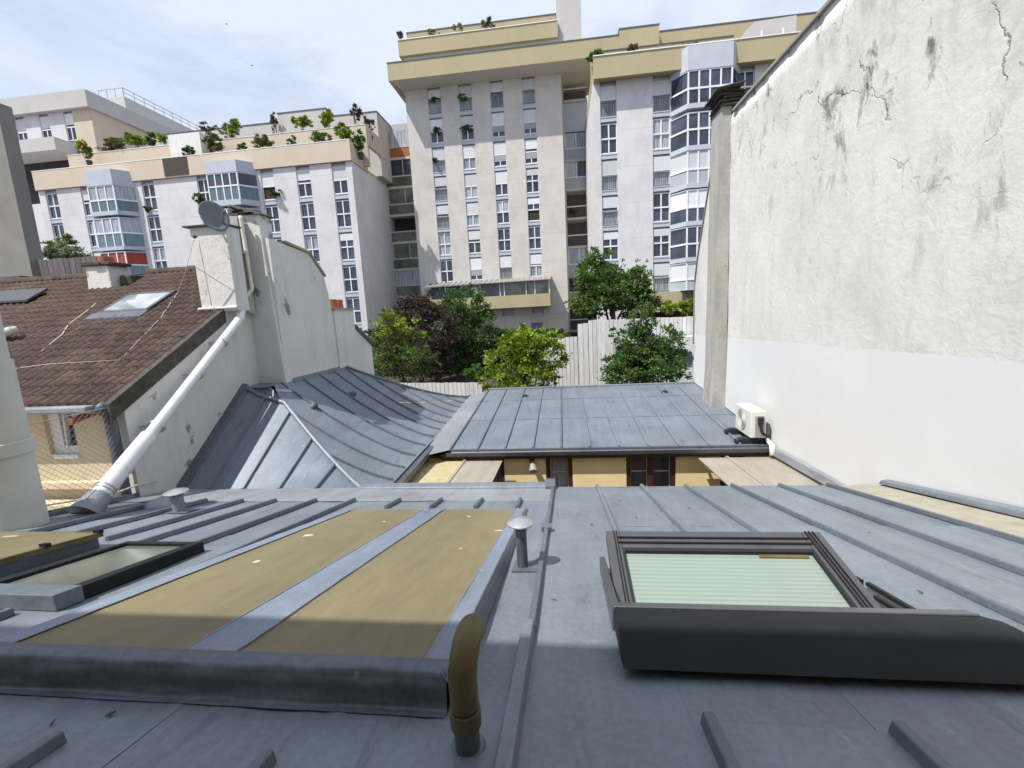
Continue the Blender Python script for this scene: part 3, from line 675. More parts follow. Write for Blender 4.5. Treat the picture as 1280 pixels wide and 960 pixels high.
# valley flashing between the two zinc roofs
MB().poly([(-2.98, 8.0, -2.66), (-2.40, 8.72, -2.72), (-2.40, 13.86, mz(13.86, .01)), (-3.05, 13.95, -2.56)]).grid(lambda u, v: (-3.0+.6*u, 8.75+5.1*v, -2.60-.135*u+.21*v*u), 2, 6).build('valley_flashing', 'zinc_pale', ch)
MB().poly([(-2.96, 13.8, -2.63), (-2.2, 13.8, -2.5), (-2.2, 13.95, -2.9), (-2.96, 13.95, -2.9)]).build('valley_end', 'gutter', ch)
for px, py in ((657, 497), (831, 492)):
    p = at(px, py, (0, -MS_, 1), ME-MS_*8.77)
    q = MB()
    q.grid(lambda u, v: (p.x+.10*math.cos(math.pi*u)*(1-.2*v), p.y+.16*v, p.z+.09*math.sin(math.pi*u)*(1-v*.8)+.005), 8, 4)
    q.poly([(p.x+.094*math.cos(math.pi*k/8), p.y+.015, p.z+.085*math.sin(math.pi*k/8)) for k in range(9)]).build('ventilation_cap', 'gutter', ch, True)
for (a, b_, leaves) in ((-.44, .10, 1), (1.17, 2.13, 2), (-1.60, -1.30, 1), (2.98, 3.42, 1)):
    w_ = MB(); zt, zb_ = -2.94, -5.0; k = .085
    w_.box(a, a+k, 8.82, 8.91, zb_, zt).box(b_-k, b_, 8.82, 8.91, zb_, zt).box(a+k, b_-k, 8.82, 8.91, zt-.03, zt).box(a+k, b_-k, 8.82, 8.91, zb_, zb_+.1)
    if leaves == 2: w_.box((a+b_)/2-.05, (a+b_)/2+.05, 8.815, 8.92, zb_+.1, zt-.03)
    wn = w_.build('window', 'brown_wood', ch); off = wloc(wn)
    MB().box(a+k, b_-k, 8.93, 8.95, zb_+.1, zt-.03).build('pane', 'glass_curtain' if leaves == 1 and a < 0 else 'glass', wn)
    bars = MB()
    for i in range(leaves):
        xa = a+k if i == 0 else (a+b_)/2+.05; xb = b_-k if i == leaves-1 else (a+b_)/2-.05
        for z in (-3.30, -3.72, -4.15): bars.box(xa, xb, 8.918, 8.93, z, z+.018)
        bars.box(xa, xa+.018, 8.918, 8.93, zb_+.1, zt-.04).box(xb-.018, xb, 8.918, 8.93, zb_+.1, zt-.04)
    bars.build('glazing_bar', 'cream_dirty', wn)
for px, nm in ((666, 'dark'), (876, 'white')):
    p = atY(px, 575, 8.95)
    lt = thing('wall_lamp', (p.x, 8.95, p.z), ('dark wall spotlight under the gutter left of the narrow brown window' if nm == 'dark' else 'small white wall lamp under the gutter beside the right hand awning'), 'lamp')
    z = -3.0
    MB().box(p.x-.04, p.x+.04, 8.73, 8.798, z-.06, z+.04).build('bracket', 'rubber' if nm == 'dark' else 'white_frame', lt)
    MB().tube([(p.x, 8.76, z-.02), (p.x+.02, 8.66, z-.10), (p.x+.03, 8.60, z-.16)], [.04, .07, .09] if nm == 'dark' else [.02, .03, .03], 12).build('lamp_head', 'ac_grille' if nm == 'dark' else 'white_frame', lt)
# awnings on both sides of the yard
def aw(x0, x1, ybar, label, mats, yn=5.95):
    t_ = thing('lean_to_canopy', ((x0+x1)/2, 7.3, -6.2), label, 'canopy', 'lean-to canopies over the courtyard')
    zf = lambda y: -2.925+.052*(8.62-y)
    for a, b_, m_ in ((x0, ybar-.02, mats[0]), (ybar+.02, x1, mats[1])):
        MB().hexa([(a, yn, zf(yn)-.02), (b_, yn, zf(yn)-.02), (b_, 8.60, zf(8.60)-.02), (a, 8.60, zf(8.60)-.02), (a, yn, zf(yn)), (b_, yn, zf(yn)), (b_, 8.60, zf(8.60)), (a, 8.60, zf(8.60))]).build('roof_panel', m_, t_)
    MB().hexa([(ybar-.025, yn, zf(yn)-.03), (ybar+.025, yn, zf(yn)-.03), (ybar+.025, 8.73, zf(8.73)-.03), (ybar-.025, 8.73, zf(8.73)-.03), (ybar-.025, yn, zf(yn)+.02), (ybar+.025, yn, zf(yn)+.02), (ybar+.025, 8.73, zf(8.73)+.02), (ybar-.025, 8.73, zf(8.73)+.02)]).build('glazing_bar', 'awning', t_)
    for x in (x0+.03, x1-.03): MB().box(x-.03, x+.03, yn+.05, yn+.11, -6.2, zf(yn)-.022).build('post', 'brown_wood', t_)
    return t_
aw(-2.93, -1.30, -2.08, 'aged cream canopy over the left side of the courtyard, mossy yellow on its outer panel', ('awning_moss', 'awning'))
aw(2.50, 3.86, 3.03, 'long beige canopy against the white party wall on the right of the courtyard', ('awning', 'awning'))
pv = thing('wall_flashing_strip', (3.86, 7, -2.6), 'narrow pale metal flashing strip running down the foot of the white party wall', 'flashing')
MB().hexa([(3.80, 5.9, -2.72), (3.89, 5.9, -2.72), (3.89, 8.5, -2.86), (3.80, 8.5, -2.86), (3.84, 5.9, -2.62), (3.89, 5.9, -2.60), (3.89, 8.5, -2.72), (3.84, 8.5, -2.74)]).build('strip', 'zinc_pale', pv, bevel=.004)

# ------------------------------------------------------------------ air conditioner
ac = thing('air_conditioner', (3.62, 9.1, mz(9.1)), 'white outdoor air conditioning unit on black rubber feet at the foot of the party wall', 'air conditioner')
z0_ = mz(9.1)+.13
MB().box(3.48, 3.76, 8.72, 9.48, z0_, z0_+.52).build('casing', 'ac_white', ac, bevel=.015)
fg = MB()
for k in range(7): fg.tube([(3.474, 9.14+.205*(1-k/7.5)*math.cos(a*math.pi/12), z0_+.27+.205*(1-k/7.5)*math.sin(a*math.pi/12)) for a in range(25)], .004, 4, False)
fg.build('fan_grille', 'ac_white', ac)
MB().tube([(3.4795, 9.14, z0_+.27), (3.476, 9.14, z0_+.27)], .215, 32).build('fan_opening', 'ac_grille', ac)
MB().box(3.56, 3.72, 8.70, 8.722, z0_+.03, z0_+.43).build('service_cover', 'ac_grille', ac)
vl = MB(); vl.box(3.60, 3.69, 8.665, 8.70, z0_+.27, z0_+.41); vl.tube([(3.63, 8.68, z0_+.28), (3.64, 8.66, z0_+.15), (3.74, 8.68, z0_+.05)], .014, 8); vl.tube([(3.66, 8.68, z0_+.28), (3.68, 8.66, z0_+.12), (3.76, 8.68, z0_+.06)], .014, 8)
vl.build('valves', 'rubber', ac)
MB().box(3.765, 3.86, 8.78, 8.98, z0_+.04, z0_+.26).build('junction_box', 'grey_pipe', ac, bevel=.01)
for y in (8.80, 9.36): MB().prism([(3.26, y, mz(y)+.01), (3.84, y, mz(y)+.01), (3.84, y, mz(y)+.06), (3.78, y, mz(y)+.125), (3.36, y, mz(y)+.125), (3.26, y, mz(y)+.08)], (0, .13, 0)).build('rubber_foot', 'rubber', ac, bevel=.01)
dl = thing('line_cover', (3.84, 8.5, -2.6), 'white cable duct bending down from the air conditioner over the gutter end', 'duct')
MB().tube([(3.84, 8.95, mz(9)+.10), (3.82, 8.75, mz(8.8)+.08), (3.80, 8.55, -2.68), (3.79, 8.48, -2.86)], [.035, .04, .05, .055], 12).build('duct', 'ac_white', dl, True)

# ------------------------------------------------------------------ hipped zinc roof on the left
hz = thing('hipped_zinc_house', (-4.4, 9, -6.2), 'low house with a curved hipped zinc roof between the party wall and the courtyard', 'house')
EX = lambda y: -2.80-.022*(y-6.6)
ZT, ZE = -1.10, -2.60
A_ = Vector((-5.94, 7.62, -1.13)); B_ = Vector((-3.0, 5.92, -2.46))            # hip line
def side_z(v): return ZT+(ZE-ZT)*(1-(1-v)**1.4)                                 # steep at the wall, flat at the eave
def sideP(u, v, n=0):
    y = 7.0+u*7.0; x = -5.4+(EX(y)+5.4)*v; return Vector((x, y, side_z(v)+n))
MB().hexa([(-5.93, 5.95, -6.2), (-2.96, 5.95, -6.2), (-3.0, 13.9, -6.2), (-5.4, 13.9, -6.2), (-5.93, 5.95, -2.6), (-2.96, 5.95, -2.68), (-3.0, 13.9, -2.68), (-5.4, 13.9, -2.68)]).build('wall', 'cream_dirty', hz)
ysm = [6.72, 7.30, 7.95, 8.62, 9.26, 9.88, 10.45, 11.05, 11.68, 12.30, 12.92, 13.5]
def hip_v(y):          # where the hip line crosses a given y on the side slope
    if y >= 7.62: return 0
    return max(0, min(1, (7.62-y)/(7.62-5.92)))**.92
def far_v(y):          # far rake from the wall end down to the eave
    if y <= 10.5: return 0
    return min(1, (y-10.5)/(14.0-10.5))
XA = lambda y: -5.4 if y > 8.28 else -5.94
def sp(y, v, n=0):
    x = -5.4+(EX(y)+5.4)*v
    if v <= 0: x = -5.4
    return Vector((x, y, side_z(max(v, 0))+n))
edges = [5.96] + ysm + [14.0]
for a, b_ in zip(edges, edges[1:]):
    for (q0, q1) in ((0, .5), (.5, 1)):
        m_ = MB(); sd_ = random.random()*30
        def f(u, v):
            y = a+(b_-a)*u; lo = max(hip_v(y), far_v(y)); lo = min(lo, .999)
            vv = lo+(1-lo)*(q0+(q1-q0)*v)
            return sp(y, vv, .004*noise.noise(Vector((u*2+sd_, v*3, 1)))+(.004 if q0 == 0 else 0))
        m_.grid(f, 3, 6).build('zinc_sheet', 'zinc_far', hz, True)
# infill piece between the two wall planes at the top
MB().poly([(-5.4, 8.28, ZT), (-5.4, 7.5, ZT), (-5.94, 7.62, -1.12), (-5.94, 8.28, -1.08)]).build('zinc_sheet', 'zinc_far', hz)
MB().grid(lambda u, v: ((-5.94+(-5.4+5.94)*u), 7.62-.0*u+(8.28-7.62)*v, -1.115+.02*u*0), 2, 2).build('zinc_sheet', 'zinc_far', hz)
for y in ysm:
    lo = max(hip_v(y), far_v(y)); pts_ = [sp(y, lo+(1-lo)*k/10, .03) for k in range(10)]+[sp(y, .985, .028)]
    m_ = MB(); n_ = 0
    for p in pts_: m_.v += [(p.x, p.y-.019, p.z-.035), (p.x, p.y-.015, p.z+.012), (p.x, p.y+.015, p.z+.012), (p.x, p.y+.019, p.z-.035)]
    for i in range(len(pts_)-1):
        for j in range(4): m_.f.append([i*4+j, i*4+(j+1) % 4, i*4+4+(j+1) % 4, i*4+4+j])
    m_.f += [[0, 1, 2, 3], [len(pts_)*4-1, len(pts_)*4-2, len(pts_)*4-3, len(pts_)*4-4]]
    m_.build('batten', 'zinc_dark', hz)
# front hip face
FB = 5.90
def hipx(s): return A_.x+(B_.x-A_.x)*s
def hipline(s):       # along the hip, following the curved side slope
    y = 7.62+(5.92-7.62)*s; v = hip_v(y); x = -5.94 if s == 0 else max(-5.94, -5.4+(EX(y)+5.4)*v)
    if s < .12: x = -5.94+(x+5.94)*(s/.12)
    return Vector((x, y, side_z(v)))
HL = [hipline(k/16) for k in range(17)]
def hip_at_x(x):
    for p, q in zip(HL, HL[1:]):
        if p.x <= x <= q.x and q.x > p.x: return p.lerp(q, (x-p.x)/(q.x-p.x))
    return HL[-1] if x > HL[-1].x else HL[0]
for k in range(4): MB().poly([HL[k], HL[k+1], (-5.4, 7.62, ZT)]).build('zinc_sheet', 'zinc_far', hz)
fx = [-5.94, -5.42, -4.86, -4.28, -3.70, HL[-1].x-.02]
for a, b_ in zip(fx, fx[1:]):
    def f(u, v):
        x = a+(b_-a)*u; tp_ = hip_at_x(x); bt = Vector((x, FB, -2.43)); p = bt.lerp(tp_, v); return (p.x, p.y, p.z+.003*noise.noise(Vector((x*3, v*3, 2))))
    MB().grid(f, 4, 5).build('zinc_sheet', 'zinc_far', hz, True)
for x in fx[1:-1]:
    p0, p1 = Vector((x, FB, -2.43)), hip_at_x(x)
    MB().hexa([(x-.025, p0.y, p0.z), (x+.025, p0.y, p0.z), (x+.025, p1.y, p1.z), (x-.025, p1.y, p1.z), (x-.018, p0.y, p0.z+.05), (x+.018, p0.y, p0.z+.05), (x+.018, p1.y, p1.z+.05), (x-.018, p1.y, p1.z+.05)]).build('batten', 'zinc_dark', hz)
MB().tube([p+Vector((0, 0, .025)) for p in HL], .038, 8).build('hip_roll', 'zinc', hz, True)
MB().tube([sp(y, far_v(y), .02) for y in [10.5+.25*k for k in range(15)]], .035, 6).build('rake_roll', 'zinc_dark', hz, True)
MB().hexa([(-5.4, 8.3, ZT-.02), (-5.28, 8.3, ZT-.13), (-5.28, 10.5, ZT-.13), (-5.4, 10.5, ZT-.02), (-5.4, 8.3, ZT+.045), (-5.37, 8.3, ZT+.02), (-5.37, 10.5, ZT+.02), (-5.4, 10.5, ZT+.045)]).build('wall_flashing', 'zinc_dark', hz)
MB().hexa([(-5.94, FB, -2.43), (-5.82, FB, -2.43), (-5.80, 7.62, -1.13), (-5.94, 7.62, -1.13), (-5.94, FB, -2.33), (-5.84, FB, -2.36), (-5.84, 7.62, -1.05), (-5.94, 7.62, -1.02)]).build('wall_flashing', 'gutter', hz)
gq = MB()
for y0_, y1_ in ((6.0, 9.0),):
    gq.hexa([(EX(y0_)-.02, y0_, -2.75), (EX(y0_)+.10, y0_, -2.75), (EX(y1_)+.10, y1_, -2.75), (EX(y1_)-.02, y1_, -2.75), (EX(y0_)-.01, y0_, -2.63), (EX(y0_)+.10, y0_, -2.65), (EX(y1_)+.10, y1_, -2.65), (EX(y1_)-.01, y1_, -2.63)])
gq.build('gutter', 'gutter', hz)
for px, py in ((441, 494), (393, 512)):               # two little roof outlets
    best = min(((sp(y/10, v/40), y/10, v/40) for y in range(70, 138) for v in range(2, 38)), key=lambda q: (lambda c: (640+F_PX*c.dot(rt)/c.dot(fw)-px)**2+(480-F_PX*c.dot(up)/c.dot(fw)-py)**2)(q[0]))[0]
    p = best; MB().tube([p+Vector((-.20, 0, .02)), p+Vector((0, 0, .03)), p+Vector((.03, 0, .02))], [.02, .085, .08], 12).build('ventilation_cap', 'gutter', hz, True)
# pale base flashing between near roof and hip face
MB().hexa([(-5.9, FAR-.08, -2.42), (-2.9, FAR-.08, -2.42), (-2.9, FB+.03, -2.46), (-5.9, FB+.03, -2.46), (-5.9, FAR-.08, -2.385), (-2.9, FAR-.08, -2.375), (-2.9, FB+.03, -2.40), (-5.9, FB+.03, -2.40)]).build('base_flashing', 'zinc_pale', hz)

# ------------------------------------------------------------------ left party wall with its chimneys
lw = thing('chimney_wall', (-6, 8, -6.2), 'flaking white plaster chimney wall with stepped top between the tiled house and the hipped zinc roof', 'wall')
def slabX(x0, x1, yz, nm, mt, parent, sub=False): return MB().prism([(x1, y, z) for y, z in yz], (x0-x1, 0, 0)).build(nm, mt, parent)
slabX(-5.94, -6.25, [(8.13, -6.2), (5.32, -6.2), (5.32, -.93), (7.4, .20), (7.4, .35), (8.13, .35)][::-1], 'lower_wall', 'left_wall', lw)
slabX(-5.4, -5.94, [(8.14, -6.2), (12.2, -6.2), (12.2, -.66), (11.25, -.16), (11.25, .20), (10.25, .20), (10.18, .40), (10.0, 1.05), (9.46, 1.50), (8.14, 1.62)], 'upper_wall', 'left_wall', lw)
# shaft 2, its battered side and broken top
MB().hexa([(-5.96, 8.08, -1.12), (-5.385, 8.08, -1.12), (-5.385, 8.3, -1.12), (-5.96, 8.3, -1.12), (-6.02, 8.10, 2.06), (-5.52, 8.10, 2.06), (-5.52, 8.48, 2.06), (-6.02, 8.48, 2.06)]).build('chimney_shaft', 'left_wall', lw, bevel=.015)
q = MB()
for k in range(5):
    e = random.uniform(-.05, .05); q.hexa([(-6.05+e, 8.04-e, 2.06+k*.04), (-5.44+e*.8-.10*k, 8.04+e, 2.04+k*.03), (-5.46-.08*k, 8.54+e, 2.05+k*.04), (-6.03+e, 8.52, 2.06+k*.04), (-6.02+e, 8.07-e, 2.09+k*.045), (-5.48+e*.8-.11*k, 8.07+e, 2.065+k*.035), (-5.49-.1*k, 8.50, 2.08+k*.04), (-6.0, 8.50, 2.09+k*.045)])
q.build('broken_chimney_cap', 'soot', lw, bevel=.008)
# shaft 1
MB().box(-6.34, -5.66, 7.4, 7.72, .3, 1.74).build('chimney_shaft', 'left_wall', lw, bevel=.012)
MB().box(-6.42, -5.63, 7.34, 7.76, 1.74, 1.765).build('chimney_slab', 'soot', lw)
MB().box(-6.40, -5.645, 7.36, 7.42, .33, .38).build('base_mortar', 'left_wall', lw, bevel=.02)
# conduit strip and thin pipe
MB().box(-5.98, -5.80, 7.90, 8.06, .25, 2.0).build('flue_strip', 'pilaster', lw)
# far end stack with clay pot
MB().box(-5.96, -5.36, 10.22, 11.22, -1.5, .30).build('end_stack', 'left_wall', lw, bevel=.01)
MB().box(-5.98, -5.32, 10.16, 11.28, .30, .345).build('stack_slab', 'mortar', lw)
for y in (10.62, 10.92): MB().tube([(-5.6, y, .345), (-5.6, y, .56)], [.12, .11], 12).build('chimney_pot', 'terracotta', lw, 'auto')
MB().hexa([(-5.95, 11.24, -.16), (-5.34, 11.24, -.16), (-5.34, 12.26, -.72), (-5.95, 12.26, -.72), (-5.95, 11.24, -.08), (-5.34, 11.24, -.08), (-5.34, 12.28, -.62), (-5.95, 12.28, -.62)]).build('coping', 'gutter', lw)
MB().hexa([(-5.95, 8.62, 1.60), (-5.36, 8.62, 1.60), (-5.36, 9.47, 1.50), (-5.95, 9.47, 1.50), (-5.95, 8.62, 1.645), (-5.36, 8.62, 1.645), (-5.36, 9.47, 1.545), (-5.95, 9.47, 1.545)]).hexa([(-5.95, 9.47, 1.50), (-5.36, 9.47, 1.50), (-5.36, 10.02, 1.05), (-5.95, 10.02, 1.05), (-5.95, 9.47, 1.545), (-5.36, 9.47, 1.545), (-5.36, 10.05, 1.08), (-5.95, 10.05, 1.08)]).build('coping', 'mortar', lw)
# white duct climbing the wall
dk = thing('white_duct', (-5.6, 4.5, rz(4.5)), 'long white metal duct slanting from the near roof up the grey chimney wall', 'duct')
D0 = atX(118, 628, -5.62); D1 = atX(186, 545, -5.66); D2 = atX(300, 398, -5.72); D3 = atX(290, 410, -5.72)
MB().tube([D0, D1], [.112, .100], 24).build('lower_duct', 'white_pipe', dk, 'auto')
MB().tube([D1-(D2-D1).normalized()*.02, D2], [.074, .068], 24).build('upper_duct', 'white_pipe', dk, 'auto')
MB().tube([D2-(D2-D1).normalized()*.06, D2, D2+Vector((.0, .06, .12)), D2+Vector((0, .07, .2))], [.072, .075, .07, .05], 20).build('elbow', 'white_pipe', dk, True)
dd = (D1-D0).normalized()
for k in (.10, .16, .20): MB().tube([D0+dd*k, D0+dd*(k+.018)], .120, 24).build('band', 'steel', dk)
MB().tube([D0-dd*.16, D0+dd*.10], [.175, .118], 20).build('roof_boot', 'zinc_pale', dk, 'auto')
for px, py in ((196, 533), (247, 468), (279, 428)):
    p = atX(px, py, -5.69); MB().tube([p-dd*.02, p+dd*.02], .08 if px > 200 else .108, 20).box(p.x-.25, p.x, p.y-.02, p.y+.02, p.z-.015, p.z+.015).build('bracket', 'steel', dk)
vp_ = thing('thin_flue_pipe', (-5.6, 8.05, .4), 'thin pale pipe running up beside the chimney above the bend of the white duct', 'pipe')
T0 = D2+Vector((0, .05, .15)); 
MB().tube([T0, T0+Vector((.0, .03, .1)), (-5.73, 7.95, .7), (-5.75, 7.94, 1.95), (-5.75, 7.94, 2.0)], .036, 12).build('pipe', 'cable', vp_, True)
MB().box(-6.0, -5.68, 7.86, 7.895, 1.33, 1.37).build('pipe_clamp', 'cable', vp_)
# satellite dish
sd_ = thing('satellite_dish', (-6.2, 7.5, 1.78), 'grey satellite dish standing on top of the left chimney', 'satellite dish')
dc = atY(268, 270, 7.25); m_ = MB()
nrm = Vector((.86, -.42, .30)).normalized(); a1 = nrm.cross(Vector((0, 0, 1))).normalized(); a2 = a1.cross(nrm)
m_.grid(lambda u, v: dc+(a1*math.cos(2*math.pi*v)*.235+a2*math.sin(2*math.pi*v)*.27)*u-nrm*(.05*(1-u*u)), 6, 28)
dsh = m_.build('reflector', 'dish', sd_, True); so_ = dsh.modifiers.new('solid', 'SOLIDIFY'); so_.thickness = .008
MB().tube([dc+a2*(-.2), dc+a2*(-.22)+nrm*.16, dc+nrm*.30+a2*(-.10)], .010, 6).tube([dc+nrm*.28-a2*.10, dc+nrm*.34-a2*.08], .025, 8).build('feed_arm', 'rail_dark', sd_)
MB().tube([dc-nrm*.06, dc-nrm*.10+Vector((0, 0, -.1)), Vector((dc.x, 7.6, 1.77))], .018, 8).build('mast', 'rail_dark', sd_)
an = thing('cable_insulator', atY(243, 296, 7.0), 'small dark cable holder on the pale cable left of the satellite dish', 'cable holder')
p = atY(243, 296, 7.0); MB().tube([p+Vector((-.03, 0, 0)), p, p+Vector((.05, 0, 0))], [.01, .03, .008], 8).build('clamp', 'rubber', an, True)
def cable(pts, r, label, mt='cable', name='cable', cat='cable'):
    o = MB().tube(pts, r, 6).build(name, mt, None, True); return tag(o, label, cat)
def sag(a, b_, s, n=12): return [Vector(a).lerp(Vector(b_), k/n)-Vector((0, 0, s*4*(k/n)*(1-k/n))) for k in range(n+1)]

# ------------------------------------------------------------------ tiled house
th = thing('tiled_house', (-8.5, 7, -6.2), 'cream house with a dark brown clay tile roof at the left', 'house')
TS = .54
def tz(y, n=0): return -3.70+TS*y+n
EY, RY = 5.12, 9.22; TX0, TX1 = -14.2, -5.98
hw = MB()
WX0, WX1, WZ0, WZ1 = -7.20, -6.74, -1.62, -.98
hw.box(-14, WX0, 5.3, 5.55, -6.2, -.92).box(WX1, -6.26, 5.3, 5.55, -6.2, -.92).box(WX0, WX1, 5.3, 5.55, -6.2, WZ0).box(WX0, WX1, 5.3, 5.55, WZ1, -.92)
hw.build('wall', 'cream_dirty', th)
MB().box(-14, -6.26, 5.55, 11, -6.2, -.95).build('body', 'cream_dirty', th)
MB().box(-14, -6.2, 5.22, 5.30, -2.12, -2.0).build('string_course', 'cream_dirty', th, bevel=.02)
MB().box(-14.1, -6.1, 5.12, 5.298, -1.02, -.90).build('eave_moulding', 'cream_dirty', th, bevel=.02)
MB().hexa([(TX0, EY+.1, tz(EY+.1)-.1), (TX1+.02, EY+.1, tz(EY+.1)-.1), (TX1+.02, RY, tz(RY)-.1), (TX0, RY, tz(RY)-.1), (TX0, EY+.1, tz(EY+.1)-.02), (TX1+.02, EY+.1, tz(EY+.1)-.02), (TX1+.02, RY, tz(RY)-.02), (TX0, RY, tz(RY)-.02)]).build('roof_deck', 'brown_wood', th)
MB().hexa([(TX0, RY, tz(RY)-.1), (TX1, RY, tz(RY)-.1), (TX1, 13, tz(RY)-2.1), (TX0, 13, tz(RY)-2.1), (TX0, RY, tz(RY)), (TX1, RY, tz(RY)), (TX1, 13, tz(RY)-2.0), (TX0, 13, tz(RY)-2.0)]).build('back_slope', 'tile', th)
wf = MB(); k = .055
wf.box(WX0+.12, WX0+.12+k, 5.36, 5.42, WZ0, WZ1).box(WX1-k, WX1, 5.36, 5.42, WZ0, WZ1).box(WX0+.12+k, WX1-k, 5.36, 5.42, WZ1-k, WZ1).box(WX0+.12+k, WX1-k, 5.36, 5.42, WZ0, WZ0+.1)
wf.box(WX0, WX0+.118, 5.36, 5.40, WZ0, WZ1)
wn = wf.build('window', 'white_frame', th)
MB().box(WX0+.17, WX1-.05, 5.42, 5.43, WZ0+.1, WZ1-.05).build('pane', 'glass', wn)
MB().hexa([(-6.99, 5.35, -1.55), (-6.965, 5.35, -1.55), (-6.965, 5.40, -1.55), (-6.99, 5.40, -1.55), (-6.95, 5.35, -1.04), (-6.925, 5.35, -1.04), (-6.925, 5.40, -1.04), (-6.95, 5.40, -1.04)]).build('mullion', 'white_frame', wn)
MB().box(WX0+.1, WX1+.01, 5.26, 5.40, WZ0-.05, WZ0-.002).build('sill', 'white_frame', wn)
MB().box(-14.1, -6.12, 4.98, 5.12, -.985, -.90).build('gutter', 'zinc_pale', th, bevel=.02)
MB().tube([(-6.05, 5.2, -.95), (-6.03, 5.2, -1.2), (-6.03, 5.2, -6.2)], .07, 12).tube([(-6.09, 5.1, -.92), (-6.05, 5.2, -1.0)], .09, 10).build('downpipe', 'gutter', th, True)
MB().tube([(-6.36, 5.3, -1.03), (-6.40, 5.0, -1.10)], .045, 12).build('overflow_pipe', 'terracotta', th)
# verge
MB().hexa([(TX1-.06, EY, tz(EY)-.20), (TX1+.06, EY, tz(EY)-.20), (TX1+.06, 7.42, tz(7.42)-.20), (TX1-.06, 7.42, tz(7.42)-.20), (TX1-.06, EY, tz(EY)+.035), (TX1+.06, EY, tz(EY)+.035), (TX1+.06, 7.42, tz(7.42)+.035), (TX1-.06, 7.42, tz(7.42)+.035)]).build('verge_board', 'soot', th)
# tiles: one interlocking clay tile, shared mesh
cl_ = math.sqrt(1+TS*TS); TW, TL = .147, .205
tm = MB(); prof = [(0, -.004), (.022, .040), (.06, .052), (.095, .040), (.122, .004), (.147, -.004)]
for yy, lift in ((0, .028), (TL+.05, .0)):
    for x, h in prof: tm.v.append((x, yy/cl_, yy/cl_*TS+h+lift))
npf = len(prof)
for i in range(npf-1): tm.f.append([i, i+1, npf+i+1, npf+i])
for x, h in prof: tm.v.append((x, 0, h-.004))
for i in range(npf-1): tm.f.append([i+1, i, 2*npf+i, 2*npf+i+1])
tile_me = tm.mesh('tile', MT['tile'], 'auto')
SKX0, SKX1, SKY0, SKY1 = -8.52, -7.50, 7.46, 8.18
rows = int((RY-EY)*cl_/TL)+1; cells = []
for r_ in range(rows):
    for c_ in range(int((TX1-TX0)/TW)):
        x = TX1-(c_+1)*TW; y = EY+r_*TL/cl_
        if SKX0-.1 < x < SKX1-.02 and SKY0-.1 < y < SKY1-.05: continue
        if x > -6.5 and y > 7.35: continue
        if -9.95 < x < -9.0 and 8.45 < y < 9.1: continue
        p = Vector((x, y, tz(y))); d = p.dot(fw); sx = 640+F_PX*p.dot(rt)/d; sy = 480-F_PX*p.dot(up)/d
        if sx < -60: continue
        cells.append((p.length, x, y))
cells.sort(); stuffv = MB(); base_l = wloc(th)
for i, (dd_, x, y) in enumerate(cells):
    jz = random.uniform(-.004, .006); jx = random.uniform(-.004, .004)
    if i < 296: o = inst('tile', tile_me, th, Vector((x+jx, y, tz(y)+jz))-base_l); o.rotation_euler = (random.uniform(-.012, .012), random.uniform(-.02, .02), random.uniform(-.015, .015))
    else:
        n = len(stuffv.v); stuffv.v += [(v[0]+x+jx, v[1]+y, v[2]+tz(y)+jz) for v in tm.v]; stuffv.f += [[n+k for k in f] for f in tm.f]
o = stuffv.build('far_tiles', 'tile', th, 'auto'); o['kind'] = 'stuff'
rt_me = MB()
rt_me.grid(lambda u, v: (.36*v, .12*math.cos(math.pi*u)*(1+.12*(1-v)), .095*math.sin(math.pi*u)*(1+.15*(1-v))), 8, 2)
ridge_me = rt_me.mesh('ridge_tile', MT['tile'], True)
x = -6.4
while x > -13.6:
    x -= .33
    if -9.9 < x < -9.25: continue
    inst('ridge_tile', ridge_me, th, Vector((x, RY, tz(RY)+.0+random.uniform(-.006, .006)))-base_l)
# small chimney stump on the tiles
tcx = thing('chimney_stump', (-9.6, 8.75, tz(8.7)), 'crumbling stained chimney stump on the ridge of the brown tiled roof', 'chimney')
c0 = atY(112, 362, 8.6); c1 = atY(150, 335, 8.6)
MB().hexa([(-9.86, 8.55, tz(8.5)-.1), (-9.28, 8.55, tz(8.5)-.1), (-9.28, 9.1, tz(8.5)), (-9.86, 9.1, tz(8.5)), (-9.84, 8.57, tz(8.55)+.52), (-9.32, 8.57, tz(8.55)+.50), (-9.32, 9.08, tz(8.55)+.50), (-9.84, 9.08, tz(8.55)+.52)]).build('stack', 'left_wall', tcx, bevel=.03)
q = MB()
for (x_, y_, s_) in ((-9.88, 8.52, .26), (-9.64, 8.5, .22), (-9.5, 8.53, .28)): q.box(x_, x_+s_, y_, y_+.5, tz(8.55)+.50, tz(8.55)+.56+random.uniform(0, .03))
q.build('broken_cap', 'soot', tcx, bevel=.015)
MB().tube([(-9.58, 8.8, tz(8.55)+.5), (-9.58, 8.8, tz(8.55)+.70)], .12, 12).build('chimney_pot', 'terracotta', tcx)
MB().box(-9.25, -8.95, 8.7, 9.05, tz(8.7), tz(8.7)+.22).build('side_block', 'soot', tcx, bevel=.04)
